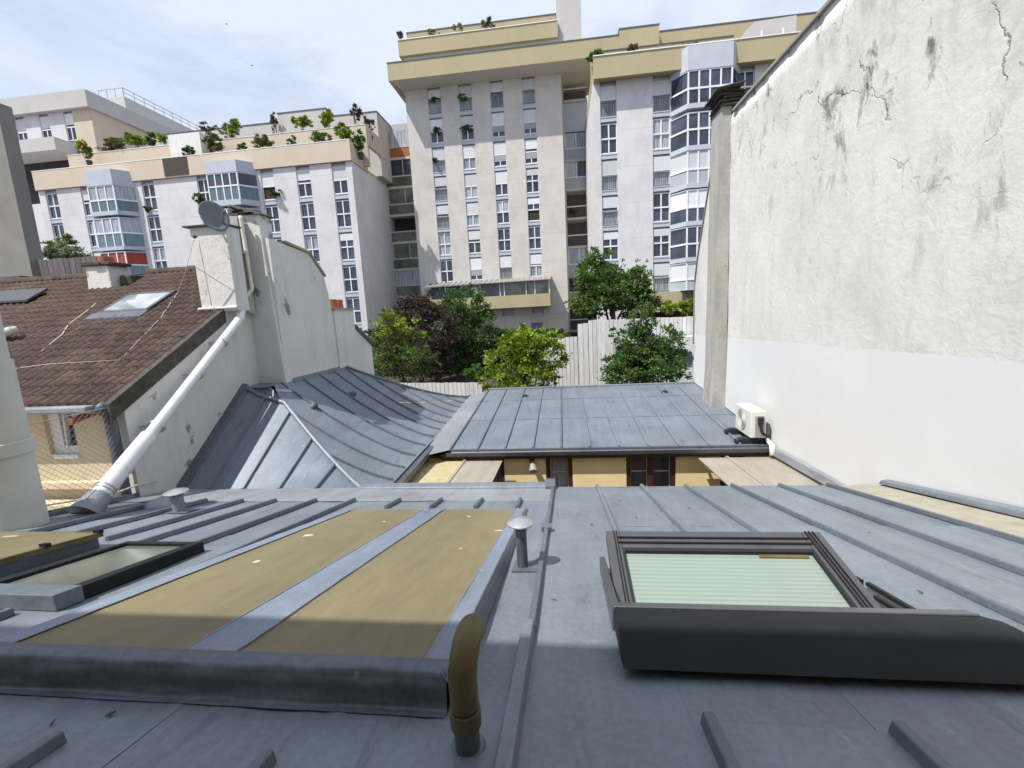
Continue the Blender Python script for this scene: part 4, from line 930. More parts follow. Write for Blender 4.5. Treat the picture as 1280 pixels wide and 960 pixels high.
# tiled roof window
rwn = thing('tiled_roof_window', (-8, 7.9, tz(7.9)), 'small roof window with bright sky reflecting glass set in the brown tiles', 'roof window')
def tq(x0, x1, y0, y1, n0, n1): return [(x0, y0, tz(y0)+n0), (x1, y0, tz(y0)+n0), (x1, y1, tz(y1)+n0), (x0, y1, tz(y1)+n0), (x0, y0, tz(y0)+n1), (x1, y0, tz(y0)+n1), (x1, y1, tz(y1)+n1), (x0, y1, tz(y1)+n1)]
q = MB()
for a in ((SKX0, SKX1, SKY0, SKY0+.06), (SKX0, SKX1, SKY1-.05, SKY1), (SKX0, SKX0+.07, SKY0+.09, SKY1-.07), (SKX1-.07, SKX1, SKY0+.09, SKY1-.07)): q.hexa(tq(*a, -.02, .075))
q.build('frame', 'velux', rwn, bevel=.008)
m, t, b = new_mat('sky_reflecting_glass'); b.inputs['Base Color'].default_value = (.32, .35, .37, 1); b.inputs['Roughness'].default_value = .04; b.inputs['Specular IOR Level'].default_value = 1; b.inputs['Coat Weight'].default_value = 1
t.links.new(ramp(t, nz(t, 2, 3), [(.4, (.26, .29, .31)), (.6, (.44, .46, .47))]), b.inputs['Base Color']); MT['sky_glass'] = m
MB().hexa(tq(SKX0+.07, SKX1-.07, SKY0+.09, SKY1-.07, .05, .07)).build('glass_pane', 'sky_glass', rwn)
MB().hexa(tq(SKX0-.06, SKX1+.06, SKY0-.20, SKY0-.01, .04, .075)).build('lead_apron', 'gutter', rwn)
# second rooflight and flue at the picture's left edge
rw2 = thing('open_roof_hatch', (-11.6, 7.7, tz(7.7)), 'dark opened roof hatch on the brown tiles at the left edge', 'roof hatch')
p = at(0, 388, (0, -TS, 1), -3.70); p2 = at(42, 380, (0, -TS, 1), -3.70)
MB().hexa([(p2.x-1.8, p2.y-.1, tz(p2.y)+.05), (p2.x, p2.y-.1, tz(p2.y)+.05), (p2.x, p2.y+.32, tz(p2.y+.32)+.12), (p2.x-1.8, p2.y+.32, tz(p2.y+.32)+.12), (p2.x-1.8, p2.y-.1, tz(p2.y)+.09), (p2.x, p2.y-.1, tz(p2.y)+.09), (p2.x, p2.y+.32, tz(p2.y+.32)+.17), (p2.x-1.8, p2.y+.32, tz(p2.y+.32)+.17)]).build('lid', 'velux', rw2)
MB().hexa(tq(p2.x-1.8, p2.x-.05, p2.y-.06, p2.y+.25, -.0, .045)).build('opening', 'rubber', rw2)
tf = thing('tile_flue', at(8, 424, (0, -TS, 1), -3.66), 'short broken white flue lying across the brown tiles at the left edge', 'flue')
p = at(6, 424, (0, -TS, 1), -3.62); MB().tube([p+Vector((-.4, -.05, .05)), p+Vector((.0, .0, .10)), p+Vector((.22, .02, .16))], [.10, .09, .06], 10).build('pipe', 'left_wall', tf, True)
# cables over the tiles
def tp_(px, py, n=.06): return at(px, py, (0, -TS, 1), -3.70+n)
cable([tp_(120, 379), tp_(103, 393), tp_(86, 405), tp_(78, 418), tp_(70, 424), tp_(52, 439)], .008, 'pale cable snaking over the middle of the tiled roof')
cable(sag(atY(242, 300, 7.05), tp_(222, 366), .05)+[tp_(200, 398), tp_(150, 450), tp_(60, 455), tp_(0, 463)], .0045, 'thin pale cable dropping from the holder and crossing the tiled roof beside its roof window')
cable(sag(atY(248, 300, 7.1), (-6.1, 7.35, .4), .02), .008, 'thin cable dropping down the sunlit face of the chimney')
cable([atX(40, 634, -5.90), atX(80, 628, -5.90), atX(140, 618, -5.88), atX(172, 606, -5.88), atX(196, 602, -5.9)], .012, 'cream cable sagging along the chain link fence behind the duct')

# chain link fence along the left edge of the near roof
cf = thing('chain_link_fence', (-5.99, 4, -2), 'thin chain link fence in front of the cream wall of the tiled house', 'fence')
def wire_mesh(y0, y1, z0, z1, x, st, r):
    m_ = MB(); k = y0-(z1-z0)
    def seg(a, b_):
        d = (b_-a).normalized(); nn = Vector((1, 0, 0)); s_ = d.cross(nn)*r; e_ = nn*r
        n = len(m_.v)
        for p in (a, b_): m_.v += [tuple(p+s_), tuple(p+e_), tuple(p-s_), tuple(p-e_)]
        for j in range(4): m_.f.append([n+j, n+(j+1) % 4, n+4+(j+1) % 4, n+4+j])
    while k < y1:
        a0 = max(y0, k); b0 = min(y1, k+(z1-z0))
        if b0 > a0:
            seg(Vector((x, a0, z0+(a0-k))), Vector((x, b0, z0+(b0-k))))
            seg(Vector((x+.002, a0, z1-(a0-k))), Vector((x+.002, b0, z1-(b0-k))))
        k += st
    return m_
wire_mesh(2.6, 5.24, -2.35, -.95, -5.985, .075, .0022).build('wire_mesh', 'wire', cf)
for y in (2.6, 5.22): MB().tube([(-5.985, y, -2.5), (-5.985, y, -.93)], .02, 8).build('post', 'rail_dark', cf)
MB().tube([(-5.985, 2.6, -.95), (-5.985, 5.24, -.95)], .006, 6).build('top_wire', 'wire', cf)
# yard wall seen below the string course
yw = thing('yard_wall', (-8, 5.1, -6.2), 'low cream yard wall at the foot of the tiled house behind the chain link fence', 'wall')
MB().box(-14, -6.15, 5.0, 5.2, -6.2, -2.25).build('wall', 'cream_dirty', yw)

# grey building and timber fence behind the tiled roof
gb = thing('grey_building', (-17, 12, -6.2), 'grey windowless building end at the far left edge', 'building')
MB().box(-22, -14.15, 10.9, 11.25, -6.2, 6.0).build('wall', 'grey_house', gb)
MB().box(-22, -14.0, 10.5, 10.89, -6.2, 1.55).build('lower_block', 'cream_dirty', gb)
MB().box(-22, -13.95, 10.45, 10.89, 1.55, 1.62).build('coping', 'gutter', gb)
wfn = thing('timber_fence', (-13.2, 10.6, 1.2), 'weathered grey timber board fence behind the ridge of the tiled roof', 'fence')
x = -14.1; bm_ = MB().box(0, .155, 0, .02, -1.2, .0).mesh('board', MT['wood_fence'])
while x < -11.9:
    inst('board', bm_, wfn, Vector((x, 11+random.uniform(0, .015), 2.10+random.uniform(-.03, .03)-.03*(x+14)))-wloc(wfn)); x += .17
MB().box(-14.1, -11.8, 11.03, 11.07, 1.9, 1.97).build('rail', 'wood_fence', wfn)

# ------------------------------------------------------------------ apartment windows: one module, cached meshes
cache = {}
def cm(key, fn):
    if key not in cache: cache[key] = fn()
    return cache[key]
def win(parent, x0, x1, z1, p, Y, upper='B', lower='R', label=None, spandrel=True):
    """upper: B blind, H half blind, G dark glass, C curtained glass; lower: R railing, G, C, K half blind over glass"""
    w_ = round(x1-x0, 2); p = round(p, 2); zt, zm, zb = -.04*p, -.44*p, -.84*p
    def fm():
        q = MB(); j = .05; y0, y1 = .10, .20
        q.box(0, j, y0, y1, zb, zt).box(w_-j, w_, y0, y1, zb, zt).box(j, w_-j, y0-.03, y1, zm-.05, zm+.05).box(j, w_-j, y0, y1, zb, zb+.07).box(j, w_-j, y0, y1, zt-.05, zt)
        if upper in 'GCH': q.box(w_/2-.045, w_/2+.045, y0-.01, y1, zm+.05, zt-.05)
        if lower in 'GCK': q.box(w_/2-.045, w_/2+.045, y0-.01, y1, zb+.07, zm-.05)
        return q.mesh('window', MT['white_frame'])
    o = inst('window', cm(('f', w_, p, upper in 'GCH', lower in 'GCK', spandrel), fm), parent, Vector((x0, Y, z1))-wloc(parent))
    if spandrel: inst('spandrel', cm(('s', w_, p), lambda: MB().box(0, w_, .03, .30, -p+.03, zb-.03).box(0, w_, .0, .06, zb-.09, zb-.031).mesh('spandrel', MT['bluegrey'])), o, (0, 0, 0))
    gl = {'G': 'glass', 'C': 'glass_curtain', 'H': 'glass', 'K': 'glass', 'R': 'glass_curtain', 'B': 'glass', 'D': 'dark_room'}
    inst('pane', cm(('u', w_, p, upper), lambda: MB().box(.05, w_-.05, .16, .18, zm+.05, zt-.05).mesh('pane', MT[gl[upper]])), o, (0, 0, 0))
    inst('pane', cm(('l', w_, p, lower), lambda: MB().box(.05, w_-.05, .16, .18, zb+.07, zm-.05).mesh('pane', MT[gl[lower]])), o, (0, 0, 0))
    vr = random.choice((0, 0, 0, .12, .22))
    if upper == 'B': inst('roller_blind', cm(('b', w_, p, vr), lambda: MB().box(.04, w_-.04, .085, .14, zm+.02+vr, zt).mesh('roller_blind', MT['blind'])), o, (0, 0, 0))
    if upper == 'H': inst('roller_blind', cm(('h', w_, p), lambda: MB().box(.04, w_-.04, .085, .14, (zm+zt)/2, zt).mesh('roller_blind', MT['blind'])), o, (0, 0, 0))
    if lower == 'K': inst('roller_blind', cm(('k', w_, p), lambda: MB().box(.05, w_-.05, .085, .12, zb+.42*(zm-zb), zm-.05).mesh('roller_blind', MT['grey_blind'])), o, (0, 0, 0))
    if lower == 'R':
        def rm():
            q = MB().box(0, w_, .0, .04, zm-.03, zm+.01).box(0, w_, .0, .04, zb, zb+.04); n = max(5, int(w_/.13))
            for i in range(n+1): q.box(w_*i/n-.011, w_*i/n+.011, .01, .03, zb+.04, zm-.03)
            return q.mesh('railing', MT['rail_dark'])
        inst('railing', cm(('r', w_, p), rm), o, (0, 0, 0))
    return o
def strips(parent, x0, x1, cols, Y, z0, z1, dep, mat, back='bluegrey', nm='wall'):
    q = MB(); xs_ = x0
    for a, b_ in sorted(cols):
        q.box(xs_, a, Y, Y+.45, z0, z1); xs_ = b_
    q.box(xs_, x1, Y, Y+.45, z0, z1); q.build(nm, mat, parent)
    MB().box(x0+.01, x1-.01, Y+.4, Y+dep, z0, z1-.01).build('structure_core', mat, parent)
    q = MB()
    for a, b_ in cols: q.box(a+.001, b_-.001, Y+.27, Y+.395, z0, z1-.02)
    q.build('window_bay_panel', back, parent)

# ---- central tower
tw = thing('apartment_tower', (-6.5, 46, -6.2), 'tall central beige apartment tower with four window columns and ochre roof terraces', 'apartment building')
TY = 43
tc_ = [(-11.42, -10.22), (-8.56, -7.38), (-5.72, -4.55), (-2.86, -1.72)]
strips(tw, -13.5, .58, tc_, TY, -.2, 20.45, 5, 'facade_tower')
TP = 2.49
states = [['BR', 'BG', 'BR', 'BR', 'BR', 'CC', 'GG'], ['BR', 'BG', 'BC', 'BC', 'BC', 'BG', 'BK'], ['BR', 'BK', 'BK', 'BG', 'CG', 'GG', 'BR'], ['BR', 'BK', 'BK', 'HG', 'HD', 'GG', 'BC']]
for ci, (a, b_) in enumerate(tc_):
    for fi in range(7):
        win(tw, a, b_, 20.32-fi*TP, TP, TY, states[ci][fi][0], states[ci][fi][1])
# ground floors under the balcony
MB().box(-13.5, .58, TY+.0, TY+5, -6.2, -2.0).build('plinth', 'brown_base', tw)
strips(tw, -13.48, .57, [(-8.05, -6.75), (-3.0, -1.85)], TY+.02, -2.0, -.21, 4.9, 'facade_tower')
for a, b_ in ((-8.05, -6.75), (-3.0, -1.85)): win(tw, a, b_, -.0, 2.3, TY+.02, 'B', 'R', spandrel=False)
# balcony with conservatory
bal = MB().box(-12.2, -1.03, 41.3, 41.45, .50, 1.62).box(-12.2, -1.03, 41.45, 43, .50, .72).box(-1.18, -1.03, 41.45, 43, .72, 1.62)
bal.build('balcony', 'yellow_parapet', tw)
MB().hexa([(-12.6, 41.2, 2.72), (-.9, 41.2, 2.80), (-.9, 43, 3.2), (-12.6, 43, 3.1), (-12.6, 41.2, 2.80), (-.9, 41.2, 2.88), (-.9, 43, 3.28), (-12.6, 43, 3.18)]).build('canopy', 'grey_house', tw)
q = MB()
for k in range(24): x = -12.4+k*.49; q.hexa([(x-.02, 41.15, 2.83), (x+.02, 41.15, 2.83), (x+.02, 43, 3.27), (x-.02, 43, 3.27), (x-.02, 41.15, 2.88), (x+.02, 41.15, 2.88), (x+.02, 43, 3.32), (x-.02, 43, 3.32)])
q.build('canopy_ribs', 'grey_facade', tw)
me = MB().box(-.035, .035, 0, .07, 0, 1.18).mesh('conservatory_post', MT['white_frame'])
for x in (-12.2, -10.7, -9.2, -7.4, -5.6, -5.2, -3.2, -2.4, -1.1): inst('conservatory_post', me, tw, Vector((x, 41.5, 1.6))-wloc(tw))
for (a, b_, mt) in ((-12.1, -9.25, 'teal_glass'), (-9.15, -7.5, 'teal_glass'), (-7.3, -5.7, 'glass'), (-5.55, -3.3, 'skylight_glass'), (-3.1, -1.2, 'skylight_glass')):
    MB().box(a, b_, 41.7, 41.72, 1.62, 2.75).build('conservatory_glass', mt, tw)
MB().box(-8.3, -7.7, 41.46, 41.48, 1.6, 2.5).build('screen', 'cream_dirty', tw)
# roof terraces
pp = MB().box(-14.25, 5.3, 41.0, 41.3, 20.35, 21.72); pp.box(-14.25, -13.95, 41.3, 48, 20.35, 21.72)
pp.build('terrace_parapet', 'yellow_parapet', tw)
MB().box(-14.24, 5.29, 41.3, 47.9, 20.452, 20.66).build('terrace_slab', 'soffit', tw)
MB().hexa([(-14.24, 41.02, 20.34), (3, 41.02, 20.34), (3, 43, 20.34), (-13.5, 43, 20.34), (-14.24, 41.02, 20.449), (3, 41.02, 20.449), (3, 43, 20.449), (-13.5, 43, 20.449)]).build('soffit', 'soffit', tw)
q = MB().box(-14.28, .38, 40.96, 41.34, 21.72, 21.79).box(.42, 5.33, 40.96, 41.34, 21.72, 21.79); q.build('parapet_cap', 'rail_dark', tw)
MB().box(-13.6, .42, 42.5, 42.8, 22.98, 24.22).box(-13.6, -13.3, 42.8, 48, 22.98, 24.22).build('upper_parapet', 'yellow_parapet', tw)
MB().box(-13.62, .43, 42.45, 42.85, 24.22, 24.28).build('parapet_cap', 'white_frame', tw)
MB().box(-13.3, .42, 42.8, 47.5, 20.7, 22.95).build('penthouse', 'facade_tower', tw)
for x in (-12, -9.2, -6.4, -3.4): MB().box(x, x+1.9, 42.72, 42.795, 21.5, 22.6).build('penthouse_window', 'glass_curtain', tw)
MB().box(-13.3, .3, 44.3, 48, 24.0, 25.75).build('roof_block', 'yellow_parapet', tw)
MB().box(-13.34, .34, 44.26, 48, 25.75, 25.83).build('parapet_cap', 'rail_dark', tw)
MB().box(.36, 2.42, 42.9, 46, 20.7, 27.5).build('stair_tower', 'grey_facade', tw)
a0 = atY(774, 37, 44); a1 = atY(824, 31, 44)
MB().box(a0.x, a1.x, 44, 47, 20.7, a0.z).build('roof_block', 'yellow_parapet', tw)
MB().box(a0.x-.04, a1.x+.04, 43.96, 47, a0.z, a0.z+.1).build('parapet_cap', 'rail_dark', tw)
a0 = atY(824, 40, 45); a1 = atY(1060, 6, 45)
MB().box(a0.x, a1.x+6, 45, 48, 18, a0.z).build('roof_block', 'yellow_parapet', tw)
MB().box(a0.x-.04, a1.x+6.04, 44.96, 48, a0.z, a0.z+.1).build('parapet_cap', 'rail_dark', tw)
# ---- loggia column right of the tower
lg = thing('loggia_column', (1.7, 47, -6.2), 'narrow column of stacked balconies recessed between the tower and the right hand block', 'balconies')
LX0, LX1, LY = .62, 2.92, 45.2
q = MB().box(LX0, LX1, 47.2, 48.5, -6.2, 20.6)
q.build('back_wall', 'facade_tower', lg)
MB().box(LX0, LX0+.14, LY, 47.2, -6.2, 20.6).build('side_wall', 'facade_tower', lg)
kf = 45.2/45.5
lz = [z*kf for z in (21.4, 18.98, 16.35, 13.80, 11.2, 8.55, 5.9, 3.15, .5, -2.2)]
MB().box(LX0+.14, LX1, LY, 47.1, lz[2]+.1, lz[1]-.05).build('closed_bay', 'bluegrey', lg)
for i in (0, 2, 3, 4, 5, 6, 7, 8):
    zt_, zb_ = lz[i], lz[i+1]; h = zt_-zb_
    MB().box(LX0+.14, LX1, LY-.06, 47.15, zb_-.0, zb_+.22).build('floor_slab', 'soffit', lg)
    mt = 'yellow_parapet' if i == 7 else 'rail_panel' if i in (2, 3, 6) else 'dark_room'
    o = MB().box(LX0+.14, LX1, LY, LY+.06, zb_+.22, zb_+.22+h*.36)
    if i in (2, 3, 6, 7): o.build('balustrade', mt, lg)
    MB().box(LX0+.14, LX1, LY-.04, LY+.05, zb_+.22+h*.36, zb_+.22+h*.36+.10).build('handrail', 'white_frame', lg)
    if i in (2, 3, 6):
        q = MB()
        for x in (LX0+.14, (LX0+LX1)/2, LX1-.08): q.box(x, x+.07, LY-.01, LY+.06, zb_+.22+h*.36+.1, zt_-.02)
        q.build('glazing_frame', 'white_frame', lg)
        MB().box(LX0+.2, (LX0+LX1)/2, LY+.03, LY+.05, zb_+.22+h*.36+.1, zt_-.02).build('pane', 'glass_curtain', lg)
        MB().box((LX0+LX1)/2+.05, LX1-.08, LY+.06, LY+.08, zb_+.22+h*.36+.1, zt_-.02).build('pane', 'glass_curtain' if i != 3 else 'glass', lg)
    else:
        q = MB(); 
        for k in range(16): x = LX0+.2+k*(LX1-LX0-.25)/15; q.box(x-.012, x+.012, LY+.01, LY+.04, zb_+.22, zb_+.22+h*.36)
        q.build('railing', 'rail_dark', lg)
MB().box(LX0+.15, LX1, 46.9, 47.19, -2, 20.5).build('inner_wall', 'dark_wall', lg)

# ---- right block
rb = thing('right_apartment_block', (10, 38, -6.2), 'white and lilac apartment block with a polygonal glazed bay behind the right party wall', 'apartment building')
RYF = 34.4
rc = [(3.10, 4.22), (6.66, 7.82), (12.10, 13.28)]
strips(rb, 2.62, 19, rc, RYF, .95, 15.45, 10.7, 'facade_white')
RP_ = 2.44
rs = [['BR', 'GG', 'BR', 'BR', 'HG', 'BR'], ['BR', 'CC', 'BR', 'GG', 'HG', 'BR'], ['GG', 'GG', 'BR', 'GG', 'BR', 'BR']]
for ci, (a, b_) in enumerate(rc):
    for fi in range(6): win(rb, a, b_, 15.28-fi*RP_, RP_, RYF, rs[ci][fi][0], rs[ci][fi][1])
MB().box(2.66, 19, RYF-.75, RYF-.45, 15.35, 16.72).box(2.66, 2.96, RYF-.45, 45, 15.35, 16.72).box(2.97, 19, RYF-.45, 45, 15.452, 15.75).build('terrace_parapet', 'yellow_parapet', rb)
MB().box(2.62, 19, RYF-.80, RYF-.42, 16.72, 16.78).build('parapet_cap', 'white_frame', rb)
a0 = atY(736, 63, 36.5)
MB().box(a0.x+.1, 12.6, 36.5, 36.8, 15.8, a0.z-.2).build('upper_parapet', 'yellow_parapet', rb)
MB().box(a0.x+.06, 12.64, 36.46, 36.84, a0.z-.2, a0.z-.12).build('parapet_cap', 'rail_dark', rb)
b0 = atY(931, 40, 36.3); b1 = atY(995, 20, 36.3)
MB().prism([(b0.x, 36.2, 15.9), (b1.x, 36.2, 15.9), (b1.x, 36.2, b1.z), (b0.x+.6, 36.2, b1.z-.1), (b0.x, 36.2, b0.z)], (0, 2.5, 0)).build('rooftop_cabin', 'grey_facade', rb)
for xx in (b0.x+1.0, b0.x+2.4): MB().tube([(xx, 36, 16.7), (xx, 36, 18.3)], .06, 8).build('rooftop_pipe', 'white_frame', rb)
# yellow balcony and dark base at its foot
MB().box(4.7, 9.9, RYF-.75, RYF-.45, -.45, .95).box(4.7, 4.95, RYF-.45, RYF+1, -.45, .95).box(4.96, 9.9, RYF-.45, RYF+1, .7, .949).build('balcony', 'yellow_parapet', rb)
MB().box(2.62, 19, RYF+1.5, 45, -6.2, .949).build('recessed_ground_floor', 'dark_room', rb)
MB().box(2.64, 4.69, RYF+.02, RYF+1.5, -6.2, .948).build('ground_pier', 'facade_white', rb)
q = MB()
for k in range(12): x = 8.5+k*.12; q.box(x, x+.025, RYF-.85, RYF-.80, -.3, .95)
q.box(8.45, 9.95, RYF-.86, RYF-.79, .95, 1.0).build('railing', 'rail_dark', rb)
# generic polygonal bay
def bay(parent, xa, xb, dx, Yf, dep, levels, mats, left=True, right=True, cap=None):
    """levels: list of (z_top, z_mid, z_bottom, z_slab, upper kind, lower kind); plan is a half hexagon"""
    P = [(xa-dx if left else xa, Yf-.01), (xa, Yf-dep), (xb, Yf-dep), (xb+dx if right else xb, Yf-.01)]
    def ring(z0, z1, off, nm, mt, par=parent):
        Q = []
        for i, (x, y) in enumerate(P): Q.append((x+(off if i >= 2 else -off), y-off if i in (1, 2) else y))
        return MB().prism([(x, y, z0) for x, y in Q], (0, 0, z1-z0)).build(nm, mt, par)
    if cap: ring(cap[0], cap[1], .05, 'bay_cap', mats[0])
    for (zt, zm, zb, zs, uk, lk) in levels:
        ring(zs, zb, .06, 'bay_slab', mats[0])
        ring(zb, zm-.06, 0 if lk != 'glass' else 0, 'bay_balustrade', lk)
        ring(zm-.06, zm+.06, .04, 'bay_rail', 'white_frame')
        ring(zm+.06, zt, -.02, 'bay_glazing', uk)
        n = max(3, int((xb-xa)/.62))
        for z0, z1 in ((zm+.06, zt), (zb, zm-.06)):
            me = MB().box(-.05, .05, -.03, .06, 0, z1-z0).mesh('bay_mullion', MT['white_frame'])
            for i in range(n+1): inst('bay_mullion', me, parent, Vector((xa+(xb-xa)*i/n, Yf-dep, z0))-wloc(parent))
        ring(zt-.02, zt+.06, .03, 'bay_rail', mats[0])
kq = RYF-1.0
zz = [(15.0, 13.95, 13.05, 12.75, 'glass', 'glass'), (12.45, 11.45, 10.45, 10.15, 'glass', 'glass')]
bay(rb, 8.72, 11.45, .85, RYF, 1.1, zz, ('bluegrey',), cap=(15.06, 16.5))
zz = [(10.1, 8.95, 8.05, 7.75, 'blind', 'rail_panel'), (7.6, 6.5, 5.6, 5.3, 'blind', 'glass'), (5.2, 4.1, 3.2, 2.9, 'glass', 'glass'), (2.8, 1.7, 1.0, .96, 'blind', 'rail_panel')]
bay(rb, 8.72, 11.45, .85, RYF, 1.1, zz, ('bluegrey',))

# ---- left block
lb = thing('left_apartment_block', (-32, 44, -6.2), 'long white apartment block on the left with beige planted roof terraces and two glazed bays', 'apartment building')
LYF = 38
lc = [(-46.25, -45.05), (-42.62, -41.5), (-36.5, -35.3), (-31.15, -30.0), (-25.2, -24.0), (-21.95, -20.72), (-18.78, -17.52)]
strips(lb, -46.9, -16.98, lc, LYF, -6.2, 13.15, 12, 'facade_white')
LP = 2.72
st_ = [['GG', 'GG', 'BC', 'BG', 'GG', 'GG'], ['BG', 'CG', 'BG', 'BG', 'GG', 'GG'], ['GG', 'GG', 'CG', 'BG', 'GG', 'GG'], ['GG', 'BG', 'GG', 'BG', 'GG', 'GG'], ['BD', 'GG', 'GG', 'GG', 'BR', 'GG'], ['BG', 'GG', 'CG', 'BG', 'GG', 'GG'], ['BG', 'GG', 'HG', 'GG', 'GG', 'GG']]
for ci, (a, b_) in enumerate(lc):
    for fi in range(6): win(lb, a, b_, 12.98-fi*LP, LP, LYF, st_[ci][fi][0], st_[ci][fi][1])
MB().box(-46.95, -16.9, LYF-.18, LYF+.12, 13.18, 14.76).box(-17.2, -16.9, LYF+.12, 41.2, 13.18, 14.76).box(-46.95, -16.98, LYF+.12, 50, 13.16, 13.4).build('terrace_parapet', 'beige_facade', lb)
MB().box(-46.97, -16.88, LYF-.20, LYF+.14, 14.76, 14.82).build('parapet_cap', 'white_frame', lb)
MB().box(-33.9, -31.6, LYF-.22, LYF-.185, 13.3, 14.74).build('stained_panel', 'soot', lb)
MB().box(-45.5, -34.7, 40, 40.3, 13.4, 16.68).build('upper_parapet', 'beige_facade', lb)
MB().box(-34.7, -31.6, 39.7, 41, 13.4, 17.4).build('white_cabin', 'white_slat', lb)
MB().box(-31.6, -16.35, 40.2, 40.5, 13.4, 16.75).box(-16.65, -16.35, 40.5, 44.5, 15.2, 16.75).build('upper_parapet', 'beige_facade', lb)
MB().box(-45.5, -34.72, 39.97, 40.33, 16.68, 16.73).box(-31.58, -16.33, 40.17, 40.53, 16.75, 16.80).build('parapet_cap', 'white_frame', lb)
MB().box(-40, -16.4, 43.2, 50, 13.4, 19.0).build('roof_storey', 'grey_facade', lb)
MB().box(-26, -21.2, 43.0, 46, 18, 19.65).build('roof_block', 'grey_facade', lb)
MB().box(-16.4, -13.5, 46.5, 50, 16.9, 19.1).build('link_parapet', 'grey_facade', lb)
MB().box(-26.05, -21.15, 42.95, 46.05, 19.65, 19.72).box(-40.05, -16.35, 43.15, 50, 19.0, 19.07).build('parapet_cap', 'rail_dark', lb)
kz = 36.9/38.0
zz = [(12.66, 11.52, 10.6, 10.25, 'glass_curtain', 'teal_glass'), (9.98, 8.75, 7.6, 7.3, 'glass_curtain', 'teal_glass'), (7.1, 6.0, 5.0, 4.6, 'red_awning', 'teal_glass'), (4.4, 3.3, 2.2, 2.0, 'glass_curtain', 'teal_glass')]
bay(lb, -40.55, -38.1, .95, LYF, 1.15, zz, ('bluegrey',), cap=(12.72, 14.0))
zz = [(12.75, 11.75, 10.65, 10.2, 'glass', 'teal_glass'), (9.9, 8.8, 7.7, 7.4, 'teal_glass', 'teal_glass'), (7.1, 6.0, 5.0, 4.6, 'glass_curtain', 'teal_glass')]
bay(lb, -29.2, -26.5, .95, LYF, 1.15, zz, ('bluegrey',), cap=(12.81, 13.75))
# recessed glazed column between left block and tower
gc = thing('glazed_stair_column', (-15.2, 47, -6.2), 'dark glazed column of loggias in the recess left of the tower', 'balconies')
GX0, GX1, GY = -16.98, -13.5, 45.8
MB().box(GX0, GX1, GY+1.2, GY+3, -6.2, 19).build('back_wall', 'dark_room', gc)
zf_ = [18.25, 15.55, 12.85, 10.2, 7.55, 4.9, 2.2, -.5]
for i, (zt_, zb_) in enumerate(zip(zf_, zf_[1:])):
    MB().box(GX0, GX1, GY-.05, GY+1.2, zb_, zb_+.22).build('floor_slab', 'soffit', gc)
    lowm = 'orange' if i == 0 else 'skylight_glass'
    MB().box(GX0, GX1, GY, GY+.05, zb_+.22, zb_+1.12).build('balustrade', lowm, gc)
    MB().box(GX0, GX1, GY-.03, GY+.07, zb_+1.12, zb_+1.24).build('handrail', 'soffit', gc)
    if i in (0, 1, 2, 4, 5):
        q = MB()
        for x in (GX0+.05, (GX0+GX1)/2, GX1-.12): q.box(x, x+.06, GY, GY+.06, zb_+1.24, zt_)
        q.build('glazing_frame', 'soffit', gc)
        MB().box(GX0+.1, GX1-.1, GY+.04, GY+.06, zb_+1.24, zt_).build('pane', 'glass_curtain' if i in (0, 5) else 'skylight_glass' if i in (2, 4) else 'glass', gc)

# ---- far top-left building
fb = thing('far_left_apartment_block', (-56, 50, -6.2), 'pale grey and beige apartment block rising at the top left behind the planted terraces', 'apartment building')
FY = 46
fc = [(-57.9, -56.7), (-54.9, -53.7), (-51.9, -50.8)]
strips(fb, -70, -48.6, fc, FY, 20.0, 23.55, 8, 'facade_white')
MB().box(-50.75, -48.58, FY-.02, FY+8.01, 19, 23.56).box(-48.6, -48.56, FY-.02, 62, 16, 23.56).build('beige_corner', 'beige_facade', fb)
for a, b_ in fc: win(fb, a, b_, 23.45, 3.3, FY, 'B', 'G', spandrel=False)
MB().box(-70, -48.3, FY-.5, FY-.2, 23.56, 25.2).box(-48.6, -48.3, FY-.2, 70, 23.56, 25.2).box(-70, -48.6, FY-.2, 70, 23.57, 24).build('roof_parapet', 'grey_facade', fb)
MB().box(-70, -51.0, FY-2.2, FY-1.9, 19.0, 20.25).box(-70, -51.0, FY-1.9, FY+.5, 19.0, 19.3).box(-51.3, -51, FY-1.9, FY, 19.3, 20.25).build('balcony_parapet', 'grey_facade', fb)
strips(fb, -70, -47.0, [(-48.3, -47.2)], 41.5, -6.2, 13.2, 10, 'facade_white')
for fi in range(5): win(fb, -48.3, -47.2, 13.0-fi*LP, LP, 41.5, 'C' if fi == 0 else 'G', 'G')
MB().box(-70, -49, FY+.5, FY+6, 13.2, 19).build('recess_wall', 'dark_room', fb)
MB().box(-57.7, -54.1, 56, 75, 24, 29.6).build('roof_house', 'grey_facade', fb)
rl = MB()
for k in range(14):
    y = 56+k*1.45; rl.box(-54.12, -54.06, y, y+.05, 29.6, 30.6)
rl.box(-54.12, -54.06, 56, 75, 30.55, 30.62).box(-54.12, -54.06, 56, 75, 30.05, 30.1)
for k in range(4): x = -57.6+k*1.15; rl.box(x, x+.05, 56, 56.05, 29.6, 30.6)
rl.box(-57.6, -54.06, 56, 56.05, 30.55, 30.62).build('roof_railing', 'wire', fb)

# terrace railing on left block
tr_ = MB()
p0 = atY(205, 160, 42.5); 
for k in range(14): x = -38+k*1.2; tr_.box(x, x+.05, 42.6, 42.65, 16.8, 19.0)
tr_.box(-38, -22, 42.6, 42.65, 18.95, 19.02).box(-38, -22, 42.6, 42.65, 18.2, 18.25)

